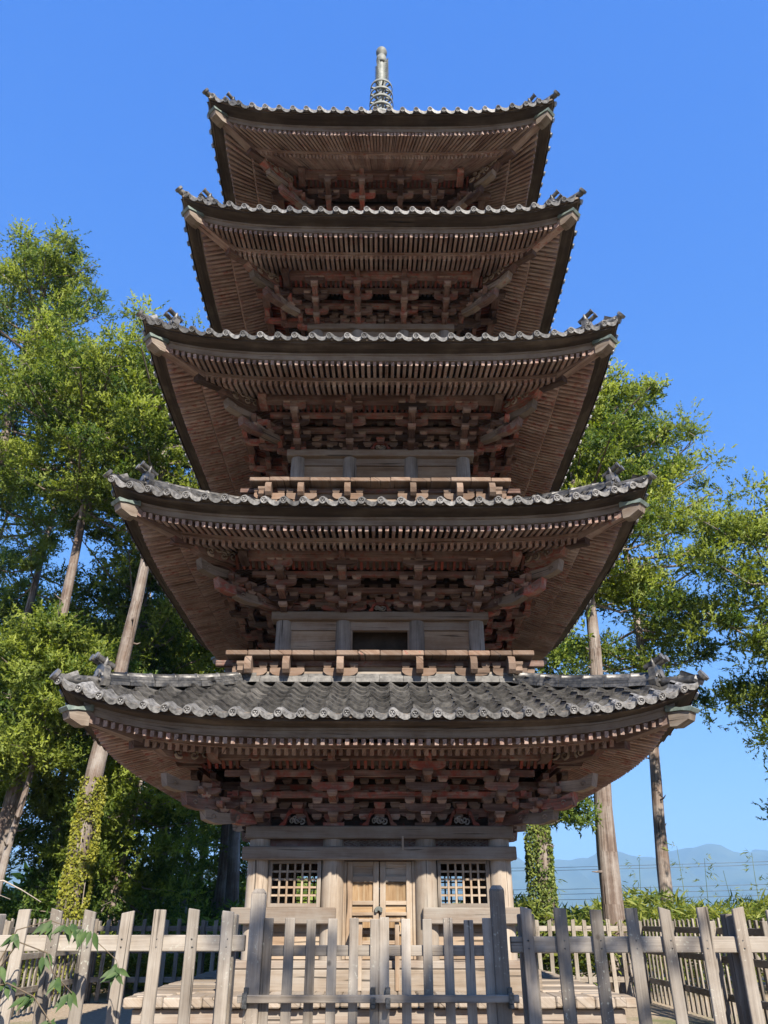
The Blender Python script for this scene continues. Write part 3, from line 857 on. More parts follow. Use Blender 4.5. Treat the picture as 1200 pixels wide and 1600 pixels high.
bodies = []
for i, r in enumerate(ST):
    bodies.append(build_roof(i, r)); build_brackets(i, r)
for a in (0, -1.26, 1.26): kaerumata(0, ST[0], a)
for a in (0,): kaerumata(1, ST[1], a); kaerumata(2, ST[2], a)

# --- walls and balconies of the upper storeys
def rough_box(mb, *a, **k): mb.box(*a, ch=.012, **k)
for i in range(1, 5):
    r = ST[i]; W, q = r['W'], r['q']; z0 = r['zt'] - r['dd']; fl = FLOOR[i]; fh = FHALF[i]; inn = ST[i - 1]['inn']
    zr = zs(ST[i - 1], 0, ST[i - 1]['E'] - inn)
    for k in range(4):
        fr = sidey(k); zc0 = fl - .05
        mb = MB(); e = .215
        if k % 2 == 0: mb.box(-W - e, W + e, -W - .17, -W + .13, z0 - .15, z0, fr=fr, ch=.014)
        else: mb.box(-W + .134, W - .134, -W - .168, -W + .13, z0 - .15, z0 - .003, fr=fr, ch=.014)
        mb.build('plate_beam', M['beam'], pagoda)
        for n, a in enumerate((-W, -q, q)):
            mb = MB(); c = fr(a, -W, 0); mb.tube([c + Vector((0, 0, zc0)), c + Vector((0, 0, z0 - .152))], .14, 16); mb.build('column', M['column_grey'], pagoda)
        for (x0, x1) in ((-W, -q), (-q, q), (q, W)):
            mid = x0 == -q and i == 1
            mb = MB(); mb.box(x0, x1, -W - .06, -W + .05, z0 - .31, z0 - .154, fr=fr); mb.build('wall_rail', M['beam'], pagoda)
            if mid:
                for xa, xb in ((x0, x0 + .16), (x1 - .16, x1)):
                    mb = MB(); mb.box(xa, xb, -W - .05, -W + .05, zc0, z0 - .314, fr=fr, ax=2); mb.build('door_jamb', M['beam'], pagoda)
                mb = MB(); mb.box(x0 + .1, x1 - .1, -W + .3, -W + .33, zc0, z0 - .2, fr=fr); mb.build('doorway_shade', M['dark'], pagoda)  # dark sheet added behind the opening to give the doorway its shade
            else:
                hh = (z0 - .314 - zc0) / 2
                for b_ in range(2):
                    mb = MB(); mb.box(x0, x1, -W - .03, -W + .03, zc0 + b_ * hh, zc0 + (b_ + 1) * hh - .006, fr=fr); mb.build('wall_board', M['wall'], pagoda)
        # balcony floor boards
        nb = int(round(2 * fh / .36)); bw = 2 * fh / nb; mbs = MB()
        for b_ in range(nb):
            x0 = -fh + b_ * bw; jit = R.uniform(-.012, .012)
            if k == 0: mb = MB()
            else: mb = mbs
            if k % 2 == 0: mb.box(x0 + .003, x0 + bw - .003, -fh + jit, -W - .1, fl - .085 + R.uniform(-.004, .004), fl + R.uniform(-.004, .006), fr=fr, ax=1, ch=.012)
            elif -W - .1 < x0 and x0 + bw < W + .1: mb.box(x0 + .003, x0 + bw - .003, -fh + jit, -W - .1, fl - .085, fl, fr=fr, ax=1)
            if k == 0: mb.build('balcony_board', M['balcony'], pagoda)
        if mbs.v: mbs.build('balcony_board', M['balcony'], pagoda, kind='stuff')
        # edge beam below the boards, running past the corner
        mb = MB(); s0 = inn - .10
        if k % 2 == 0: mb.box(-fh - .2, fh + .2, -s0 - .13, -s0 - .04, fl - .19, fl - .09, fr=fr, ch=.01)
        else: mb.box(-s0 + .0, s0 - .0, -s0 - .13, -s0 - .04, fl - .187, fl - .09, fr=fr)
        mb.build('balcony_beam', M['bracket'], pagoda)
        # skirt boards and bracket noses
        nrow = 3; zb0, zb1 = zr + .16, fl - .1; s_ = inn - .02
        for b_ in range(nrow):
            mb = MB(); mb.box(-s_ + (.05 if k % 2 else 0), s_ - (.05 if k % 2 else 0), -s_ - .0, -s_ + .05, zb0 + (zb1 - zb0) * b_ / nrow, zb0 + (zb1 - zb0) * (b_ + 1) / nrow - .005, fr=fr); mb.build('skirt_board', M['wall'], pagoda)
        mb = MB(); mb.box(-s_ - .06, s_ + .06, -s_ - .07, -s_ - .002, zb0 - .02, zb0 + .03, fr=fr); mb.build('skirt_sill', M['beam'], pagoda)
        for a in (-fh + .24, -W + .17, -q, q, W - .17, fh - .24):
            if abs(a) > s_: a = math.copysign(s_ - .06, a)
            zz = fl - .37
            mb = MB()
            mb.prism(boat(.56, .13), lambda p, h, t: fr(a + p, -s_ - .07 + t, zz + h), -.055, .055)
            mb.prism(boat(.3, .08), lambda p, h, t: fr(a + p, -s_ - .07 + t, zz - .07 + h), -.045, .045)
            mb.prism([(s_ - .02, fl - .09), (s_ - .02, zz + .10), (s_ + .12, zz + .08), (fh - .08, zz + .0), (fh - .02, zz - .0), (fh + .03, zz + .05), (fh + .05, zz + .14), (fh + .03, zz + .22), (fh - .03, fl - .092)],
                     lambda p, h, t: fr(a + t, -p, h), -.055, .055)
            for da in (-.215, .215): block(mb, fr, a + da, s_ + .07, zz + .13, .14, .085)
            mb.build('balcony_bracket', M['balcony'], pagoda)
    core = MB(); core.box(-W + .12, W - .12, -W + .4, W - .12, fl - .6, r['zt'] + 1., tone=0); core.build('inner_core', M['dark'], pagoda)

# --- first storey
r = ST[0]; W, q = r['W'], r['q']; zb = -.5
for k in range(4):
    fr = sidey(k)
    for a in (-W, -q, q):
        mb = MB(); c = fr(a, -W, 0)
        mb.tube([c + Vector((0, 0, z)) for z in (zb - .0, -.2, .3, .8, 1.088)], [.168, .17, .17, .168, .16], 24); mb.build('column', M['column'], pagoda)
    ks = k % 2 == 0
    mb = MB()
    if ks: mb.box(-W - .21, W + .21, -W - .19, -W + .16, 1.09, 1.27, fr=fr, ch=.015)
    else: mb.box(-W + .164, W - .164, -W - .187, -W + .16, 1.09, 1.267, fr=fr, ch=.015)
    mb.build('plate_beam', M['beam'], pagoda)
    mb = MB()
    if ks: mb.box(-W - .235, W + .235, -W - .225, -W - .11, .795, .98, fr=fr, ch=.015)
    else: mb.box(-W - .108, W + .108, -W - .222, -W - .11, .798, .977, fr=fr, ch=.015)
    mb.build('tie_rail', M['beam'], pagoda)
    for n, (x0, x1) in enumerate(((-W, -q), (-q, q), (q, W))):
        mb = MB(); mb.box(x0 + .1, x1 - .1, -W - .04, -W + .04, .80, 1.088, fr=fr, tone=-.3); mb.build('frieze_panel', M['bracket'], pagoda)
        # low sill rail in the side bays
        if n != 1:
            mb = MB(); e0, e1 = (x0 - .33, x1 + .07) if n == 0 else (x0 - .07, x1 + .33)
            if not ks: e0, e1 = (x0 - .11, x1 + .07) if n == 0 else (x0 - .07, x1 + .11)
            mb.box(e0, e1, -W - .26, -W - .12, -.05, .165, fr=fr, ch=.014); mb.build('sill_rail', M['beam'], pagoda)
            if ks:   # window
                x0_, x1_ = x0 + .17, x1 - .17; z0_, z1_ = .17, .792
                wf = MB()
                for b_ in ((x0_, x0_ + .045, z0_, z1_), (x1_ - .055, x1_ - .0, z0_, z1_)): wf.box(b_[0], b_[1], -W - .09, -W + .03, b_[2], b_[3], fr=fr, ax=2)
                wf.box(x0_ + .045, x1_ - .055, -W - .09, -W + .03, z0_, z0_ + .05, fr=fr); wf.box(x0_ + .045, x1_ - .055, -W - .09, -W + .03, z1_ - .04, z1_, fr=fr)
                win = wf.build('window', M['beam'], pagoda)
                xa, xb, za, zb_ = x0_ + .045, x1_ - .055, z0_ + .05, z1_ - .04
                for b_ in range(1, 6):
                    x = xa + (xb - xa) * b_ / 6; mb = MB(); mb.box(x - .0145, x + .0145, -W - .055, -W - .02, za, zb_, fr=fr, ax=2); mb.build('lattice_bar', M['door'], win)
                for b_ in range(1, 5):
                    z = za + (zb_ - za) * b_ / 5; mb = MB(); mb.box(xa, xb, -W - .045, -W - .012, z - .0135, z + .0135, fr=fr, ax=0); mb.build('lattice_bar', M['door'], win)
            else:
                for b_ in range(3):
                    mb = MB(); mb.box(x0 + .1, x1 - .1, -W - .02, -W + .04, .0 + b_ * .265, .26 + b_ * .265, fr=fr); mb.build('wall_board', M['wall'], pagoda)
            for b_ in range(3):
                mb = MB(); z = zb + .01 + b_ * .165
                mb.box(x0 + .1, x1 - .1, -W - .02 - .012 * (b_ % 2), -W + .04, z, z + .16, fr=fr); mb.build('wall_board', M['wall'], pagoda)
        elif k != 0:
            for b_ in range(5):
                mb = MB(); mb.box(x0 + .1, x1 - .1, -W - .02, -W + .04, zb + b_ * .26, zb + .254 + b_ * .26, fr=fr); mb.build('wall_board', M['wall'], pagoda)
    mb = MB()
    e = .34
    if ks: mb.box(-W - e, W + e, -W - .3, -W + .2, zb - .10, zb, fr=fr, ch=.012)
    else: mb.box(-W + .204, W - .204, -W - .297, -W + .2, zb - .10, zb - .003, fr=fr, ch=.012)
    mb.build('ground_sill', M['beam'], pagoda)
    mb = MB()
    if ks: mb.box(-W - .42, W + .42, -W - .42, -W - .1, FLOOR[0] - .02, zb - .104, fr=fr, ch=.012)
    else: mb.box(-W + .0, W - .0, -W - .417, -W - .1, FLOOR[0] - .02, zb - .107, fr=fr, ch=.012)
    mb.build('step_beam', M['deck'], pagoda)
# carved waves in the frieze
for (x0, x1) in ((-q + .17, q - .17), (q + .2, W - .2)):
    n = int((x1 - x0) / .1)
    for b_ in range(n):
        x = x0 + (b_ + .5) * (x1 - x0) / n
        for v in range(3):
            mb = MB(); pts = [Vector((x - .07 + .05 * v + .045 * math.sin(t * 2.1 + v), -W - .048, 1.0 + .075 * t / 3)) for t in np.linspace(0, 3, 8)]
            mb.tube(pts, .009, 5, caps=False); mb.build('carved_wave', M['carve'], pagoda)
mb = MB(); mb.box(.335, .365, -W - .245, -W - .228, .93, 1.12, ax=2, tone=1); mb.build('hanging_slat', M['deck'], pagoda)
# door
doorw = q - .17
for sg in (-1, 1):
    mb = MB(); mb.box(sg * (q - .155) - .055, sg * (q - .155) + .055, -W - .02, -W + .08, zb, .79, ax=2, ch=.008); mb.build('door_post', M['door'], pagoda)
    x0, x1 = (-doorw + .045, -.008) if sg < 0 else (.008, doorw - .045)
    mb = MB()
    yF, yB = -W + .0, -W + .05
    for xa, xb in ((x0, x0 + .085), (x1 - .085, x1)): mb.box(xa, xb, yF - .018, yB, zb + .005, .785, ax=2, ch=.005)
    for za, zc in ((.715, .785), (.50, .585), (.20, .255), (.06, .105), (-.18, -.13), (zb + .005, zb + .06)): mb.box(x0 + .085, x1 - .085, yF - .014, yB, za, zc, ax=0, ch=.004)
    dr = mb.build('door', M['door'], pagoda)
    for n, (za, zc) in enumerate(((.585, .715), (.255, .50), (.105, .20), (-.13, .06), (zb + .06, -.18))):
        if n in (1, 3, 4):
            for b_ in range(2):
                xm0 = x0 + .085 + (x1 - x0 - .17) * b_ / 2; mb = MB(); mb.box(xm0, xm0 + (x1 - x0 - .17) / 2 - .002, yF + .025, yB - .002, za, zc, ax=2); mb.build('door_panel', M['panel'], dr)
        else:
            mb = MB(); mb.box(x0 + .085, x1 - .085, yF + .022, yB - .002, za, zc, ax=0); mb.build('door_panel', M['panel'] if n == 2 else M['door'], dr)
mb = MB()
f = lambda p, h, t: Vector((-.01 + p * .72, t, .105 + h * .72))
mb.prism([(-.075, 0), (-.03, 0), (-.02, .03), (.02, .03), (.03, 0), (.075, 0), (.08, .07), (.03, .105), (-.03, .105), (-.08, .07)], f, -W - .07, -W - .02, tone=0)
mb.build('door_lock', M['lock'], pagoda)

# offering stand in front of the door: a box-shaped table
ot = thing('offering_stand', 'small plain wooden stand with a slotted top set against the closed doors', 'stand', (-.02, -2.1, FLOOR[0]))
mb = MB()
for (xa, xb, ya, yb) in ((-.33, .31, -2.32, -2.20), (-.33, .31, -2.06, -1.94), (-.33, -.25, -2.20, -2.06), (.23, .31, -2.20, -2.06)): mb.box(xa, xb, ya, yb, -.02, .02, ch=.006)
tp = mb.build('table_top', M['door'], ot)
mb = MB(); mb.box(-.36, -.325, -2.36, -1.92, -.035, .035, ax=1, ch=.006); mb.build('end_board', M['door'], ot)
mb = MB(); mb.box(.305, .34, -2.36, -1.92, -.035, .035, ax=1, ch=.006); mb.build('end_board', M['door'], ot)
for x in (-.27, .25):
    for y in (-2.24, -2.0):
        mb = MB(); mb.box(x - .03, x + .03, y - .03, y + .03, FLOOR[0], -.022, ax=2, ch=.005); mb.build('leg', M['door'], ot)
mb = MB(); mb.box(-.24, .22, -2.255, -2.225, -.3, -.25, ch=.004); mb.build('stretcher', M['door'], ot)

# veranda deck
fh = FHALF[0]; fl = FLOOR[0]
for k in range(4):
    fr = sidey(k); nb = 26; bw = 2 * fh / nb
    for b_ in range(nb):
        x0 = -fh + b_ * bw; y_in = -W - .3
        lo = max(abs(x0), abs(x0 + bw)) - .02
        if lo > -y_in: y_in = -lo if lo < fh - .05 else -fh + .12
        mb = MB(); mb.box(x0 + .003, x0 + bw - .003, -fh + R.uniform(-.03, .03), y_in, fl - .12 + R.uniform(-.008, .008), fl + R.uniform(-.006, .008), fr=fr, ax=1, ch=.016)
        mb.build('deck_board', M['deck'], pagoda)
    mb = MB(); ext = .12
    if k % 2 == 0: mb.box(-fh + .1, fh - .1, -fh + .12, -fh + .27, fl - .30, fl - .135, fr=fr, ch=.012)
    else: mb.box(-fh + .274, fh - .274, -fh + .12, -fh + .27, fl - .297, fl - .135, fr=fr, ch=.012)
    mb.build('deck_beam', M['beam'], pagoda)
    for a in (-fh + .2, -1.9, -.65, .65, 1.9):
        mb = MB(); mb.box(a - .085, a + .085, -fh + .11, -fh + .28, GZ + .12, fl - .302, fr=fr, ax=2, ch=.012); mb.build('deck_post', M['pale'] if R.random() < .6 else M['deck'], pagoda)
        mb = MB(); c = fr(a, -fh + .2, GZ)
        mb.lathe([(.26, -.05), (.25, .06), (.19, .12), (0, .125)], c, 9, R.uniform(-.5, .5)); mb.build('base_stone', M['stone'], pagoda)
for a in np.arange(-1.8, 1.9, .9):
    for b_ in np.arange(-1.8, 1.9, .9):
        mb = MB(); mb.box(a - .08, a + .08, b_ - .08, b_ + .08, GZ + .0, fl - .05, ax=2); mb.build('deck_post', M['pale'], pagoda)

# --- spire
mb = MB(); zap = zs(ST[4], 0, 3.35)
mb.box(-.6, .6, -.6, .6, zap - .25, zap + .4, ch=.02); mb.box(-.68, .68, -.68, .68, zap + .4, zap + .5, ch=.02)
spire = mb.build('spire', M['bronze'], pagoda)
mb = MB(); mb.lathe([(.5, 0), (.52, .12), (.42, .3), (.2, .42), (.1, .45)], (0, 0, zap + .5), 20); mb.build('spire_bowl', M['bronze'], spire)
mb = MB(); mb.tube([(0, 0, zap + .4), (0, 0, 21.), (0, 0, 23.75)], [.12, .105, .095], 14); mb.build('spire_pole', M['bronze'], spire)
ztop = 22.18
for n in range(9):
    z = ztop - n * .37; rr = .335 + .012 * n
    mb = MB(); mb.lathe([(rr - .02, 0), (rr, 0), (rr, .085), (rr - .02, .085), (rr - .02, 0)], (0, 0, z), 28, R.uniform(-.5, .8))
    mb.lathe([(.13, -.03), (.15, -.02), (.15, .1), (.13, .1)], (0, 0, z), 12)
    for q_ in range(8):
        an = q_ * math.pi / 4 + .2
        mb.bar((.12 * math.cos(an), .12 * math.sin(an), z + .06), ((rr - .01) * math.cos(an), (rr - .01) * math.sin(an), z + .06), .05, .04, tone=0)
    mb.build('spire_ring', M['bronze'], spire)
for q_ in range(4):
    an = rad(45 + 90 * q_ + 12); u = Vector((math.cos(an), math.sin(an), 0)); sd = Vector((-u.y, u.x, 0))
    f = lambda p, h, t: u * p + Vector((0, 0, h)) + sd * t
    mb = MB(); mb.prism([(.10, 22.35), (.15, 22.35), (.15, 23.6), (.10, 23.6)], f, -.012, .012)
    for j in range(12):
        z = 22.38 + j * .1
        mb.prism([(.14, z), (.2, z + .01), (.27 - .002 * j, z + .11), (.24, z + .07), (.19, z + .06), (.14, z + .06)], f, -.012, .012)
    mb.build('spire_flame', M['bronze'], spire)
mb = MB(); mb.lathe([(.1, 0), (.13, .0), (.155, .05), (.165, .18), (.15, .30), (.12, .36), (.1, .38)], (0, 0, 23.5), 20); mb.build('spire_ball', M['bronze'], spire)
mb = MB(); mb.lathe([(.1, 0), (.11, .04), (.165, .12), (.175, .2), (.16, .28), (.11, .36), (.04, .42), (0, .47)], (0, 0, 23.88), 20); mb.build('spire_jewel', M['bronze'], spire)

# ================================================================== FENCES
def fence(label, p0, p1, n, top, rails, pw=.091, back=-1, front_y=1, group='picket fence runs round the pagoda', posts=0, braces=()):
    """vertical pickets nailed on the camera side (front_y) of horizontal rails"""
    p0, p1 = Vector(p0), Vector(p1); L = (p1 - p0).length; u = (p1 - p0).normalized(); v = Vector((-u.y, u.x, 0)) * front_y
    t = thing('picket_fence', label, 'fence', (p0.x, p0.y, GZ))
    fr = lambda x, y, z: p0 + u * x + v * y + Vector((0, 0, z - p0.z))
    for z in rails:
        nseg = max(1, int(L / 2.4)); 
        for s in range(nseg):
            mb = MB(); mb.box(L * s / nseg + .002, L * (s + 1) / nseg - .002, -.06, -.006, z - .055, z + .055, fr=fr, ch=.006); mb.build('rail', M['fence'], t)
    for j in range(n):
        x = (j + .5) * L / n + R.uniform(-.008, .008); w = pw / 2 * R.uniform(.93, 1.06)
        lean = R.uniform(-.012, .012); tz = top + R.uniform(-.018, .018)
        mb = MB(); y0 = R.uniform(-.003, .003)
        P = [fr(x + sx * w + (lean if z_ else -lean), y_ + y0, (tz + sx * lean if z_ else GZ + .04)) for z_ in (0, 1) for y_ in (-.002, .032) for sx in (-1, 1)]
        mb.hexa(P, ax=2, ch=.005)
        pk = mb.build('picket', M['fence'], t)
    nl_ = MB()
    for j in range(n):
        x = (j + .5) * L / n
        for z in rails[:2]:
            for dz in (-.025, .028): nl_.tube([fr(x + R.uniform(-.015, .015), .028, z + dz), fr(x, .036, z + dz)], .0055, 5, tone=0)
    nl_.build('nail', M['iron'], t, kind='stuff')
    for x in np.linspace(.15, L - .15, posts) if posts else ():
        mb = MB(); mb.box(x - .06, x + .06, -.19, -.064, GZ - .05, top - .03, fr=fr, ax=2, ch=.008); mb.build('post', M['fence'], t)
    for (xa, ya, za, xb, yb, zb2) in braces:
        mb = MB(); mb.bar(fr(xa, ya, za), fr(xb, yb, zb2), .11, .045, up=(u.x, u.y, .01), ch=.006); mb.build('brace', M['fence'], t)
    return t
FY = -7.78
XL, XR, BY = -6.9, 6.2, 6.0
fence('front picket fence run left of the gate, sunlit grey boards with leaves hanging over', (XL, FY, 0), (-1.03, FY, 0), 22, .075, (-.155, -1.05), front_y=-1, posts=4)
fence('front picket fence run right of the gate, brownish grey boards', (1.01, FY, 0), (XR, FY, 0), 19, .075, (-.165, -1.05), front_y=-1, posts=4)
fence('left side picket fence receding behind the front pickets, dark against the shrubs', (XL, FY + .1, 0), (XL, BY, 0), 52, .02, (-.17, -.62, -1.2), front_y=1, posts=7,
      braces=((3., -.1, -.15, 3., -1.0, -1.62), (7.2, -.1, -.15, 7.2, -1.0, -1.62)))
fence('right side picket fence receding towards the mountains', (XR, FY + .1, 0), (XR, BY, 0), 52, .02, (-.17, -.62, -1.2), front_y=-1, posts=7,
      braces=((3.2, .1, -.2, 3.2, 1.1, -1.62), (6.2, .1, -.2, 6.2, 1.1, -1.62), (8.6, .1, -.2, 8.6, 1.1, -1.62)))
fence('back picket fence behind the pagoda, grey pickets before bamboo grass', (XL + .1, BY, 0), (XR - .1, BY, 0), 46, .02, (-.17, -.62, -1.2), front_y=-1, posts=6)

for sg, lab in ((-1, 'tall weathered gate post on the left, split along the grain'), (1, 'tall weathered gate post on the right with a peaked top')):
    x = -.945 if sg < 0 else .925; tz = .19 if sg < 0 else .215
    mb = MB(); mb.box(x - .054, x + .054, FY - .06, FY + .05, GZ - .1, tz, ax=2, ch=.008)
    mb.hexa([(x + a * s_, FY - .005 + b_ * s2_, z) for z, s_, s2_ in ((tz - .001, .0535, .0535), (tz + .03, .03, .03)) for b_ in (-1, 1) for a in (-1, 1)], ax=2)
    p = mb.build('gate_post', M['fence'])
    tag(p, lab, 'gate post', 'gate posts')
def leaf(sg):
    lab = 'left leaf of the low picket gate, five grey pickets' if sg < 0 else 'right leaf of the low picket gate, five brownish pickets'
    x0, x1 = (-.875, -.006) if sg < 0 else (.006, .855)
    t = thing('gate_leaf', lab, 'gate', ((x0 + x1) / 2, FY, GZ), 'gate leaves')
    xs = [-.855, -.69, -.525, -.36, -.195, -.035] if sg < 0 else [.038, .205, .37, .53, .69, .835]
    for z in (-.205, -.95):
        mb = MB(); mb.box(x0, x1, FY + .002, FY + .04, z - .036, z + .036, ch=.004); mb.build('rail', M['fence'], t)
    for x in xs:
        w = .036 * R.uniform(.96, 1.05); tz = .012 + R.uniform(-.01, .01); mb = MB()
        mb.box(x - w, x + w, FY - .03, FY - .0, GZ + .1, tz, ax=2, ch=.004); mb.build('picket', M['fence'], t)
        for dz in (-.19, -.222):
            mb = MB(); mb.tube([(x + R.uniform(-.01, .01), FY - .029, dz), (x, FY - .034, dz)], .005, 6)
    return t
leaf(-1); leaf(1)
gb = MB(); gb.box(-1.04, 1.03, FY - .115, FY - .075, -.535, -.485, ch=.004); gb = gb.build('gate_bar', M['fence'])
tag(gb, 'long thin wooden bar laid across both gate leaves in iron catches', 'bar')
for n, x in enumerate((-.985, -.045, .065, .97)):
    lab = ['iron catch at the left gate post holding the bar', 'iron catch left of the gate middle under the bar', 'iron catch right of the gate middle under the bar', 'iron catch at the right gate post holding the bar'][n]
    mb = MB(); mb.box(x - .018, x + .018, FY - .073, FY - .03, -.575, -.44, ch=.003); mb.box(x - .018, x + .018, FY - .13, FY - .074, -.572, -.54, ch=.003); mb.box(x - .018, x + .018, FY - .13, FY - .119, -.54, -.47 if n in (0, 3) else -.50, ch=.003)
    mb.tube([(x, FY - .122, -.555), (x, FY - .14, -.555)], .012, 8)
    tag(mb.build('gate_catch', M['iron']), lab, 'catch', 'iron catches on the gate')

# ================================================================== TREES
rng = np.random.default_rng(5)
def spikes(C, Dr, Ln, Wd, T, rg, tri=False):
    """kite shaped blades (or plain triangles): root C, direction Dr, length Ln, width Wd"""
    n = len(C)
    Dr = Dr / np.linalg.norm(Dr, axis=1, keepdims=True)
    S = np.cross(Dr, rg.normal(size=(n, 3))); S /= np.linalg.norm(S, axis=1, keepdims=True)
    if tri:
        V = np.empty((n, 3, 3)); V[:, 0] = C + S * (Wd * .5)[:, None]; V[:, 1] = C + Dr * Ln[:, None]; V[:, 2] = C - S * (Wd * .5)[:, None]
        return V.reshape(-1, 3), np.arange(n * 3).reshape(n, 3), T
    U = np.cross(S, Dr)
    mid = C + Dr * (Ln * .45)[:, None] + U * (Ln * rg.uniform(-.1, .1, n))[:, None]
    V = np.empty((n, 4, 3))
    V[:, 0] = C; V[:, 1] = mid + S * (Wd * .5)[:, None]; V[:, 2] = C + Dr * Ln[:, None]; V[:, 3] = mid - S * (Wd * .5)[:, None]
    Q = np.arange(n * 4).reshape(n, 4)
    return V.reshape(-1, 3), Q, T
def unit(v): return v / np.maximum(np.linalg.norm(v, axis=1, keepdims=True), 1e-6)
def crown_mesh(centers, tones, size, per, rg, mat, ln=.12, wd=.055, up=.3, flat=.5, plume=.34):
    """each clump carries plumes on its outside; a plume is a bent axis set with short blades, as cedar sprays are"""
    nc = len(centers); m = 10; nt = per
    idx = np.repeat(np.arange(nc), nt); n1 = nc * nt
    d = unit(rg.normal(size=(n1, 3)))
    rr = rg.uniform(.12, 1., (n1, 1)) ** .5
    sc = size * rg.uniform(.55, 1.4, nc)[idx][:, None]
    off = d * rr * sc * np.array([1, 1, flat])
    pos = centers[idx] + off
    td = unit(d + np.array([0, 0, up]) + rg.normal(size=d.shape) * .4)
    nrm = unit(unit(off) + np.array([0, 0, .25]) + rg.normal(size=d.shape) * .22)
    tt = tones[idx] + rg.uniform(-.4, .4, n1) + .6 * (rr[:, 0] - .65)
    j = np.repeat(np.arange(n1), m); k = n1 * m
    q = np.tile(np.arange(m) / (m - 1), n1)[:, None]
    pl = (plume * rg.uniform(.6, 1.3, (n1, 1)))[j]
    C = pos[j] + td[j] * (q - .35) * pl + np.array([0, 0, .10]) * (q ** 2) * pl + rg.normal(size=(k, 3)) * .012
    Dr = unit(td[j] * .75 + rg.normal(size=(k, 3)) * .55)
    L = ln * rg.uniform(.7, 1.3, k) * (1.15 - .4 * q[:, 0]); W = wd * rg.uniform(.7, 1.3, k)
    N = unit(nrm[j] + rg.normal(size=(k, 3)) * .25)
    S = unit(np.cross(Dr, rg.normal(size=(k, 3))))
    V = np.empty((k, 3, 3)); V[:, 0] = C + S * (W * .5)[:, None]; V[:, 1] = C + Dr * L[:, None]; V[:, 2] = C - S * (W * .5)[:, None]
    G = np.cross(V[:, 1] - V[:, 0], V[:, 2] - V[:, 0])
    fl = (G * N).sum(1) < 0
    V[fl] = V[fl][:, ::-1]
    T = tt[j] + rg.uniform(-.2, .2, k)
    me = np_mesh('crown', V.reshape(-1, 3), np.arange(k * 3).reshape(k, 3), T, mat)
    at = me.attributes.new('custom_normal', 'FLOAT_VECTOR', 'POINT')
    at.data.foreach_set('vector', np.repeat(N, 3, axis=0).astype(np.float32).ravel())
    return me
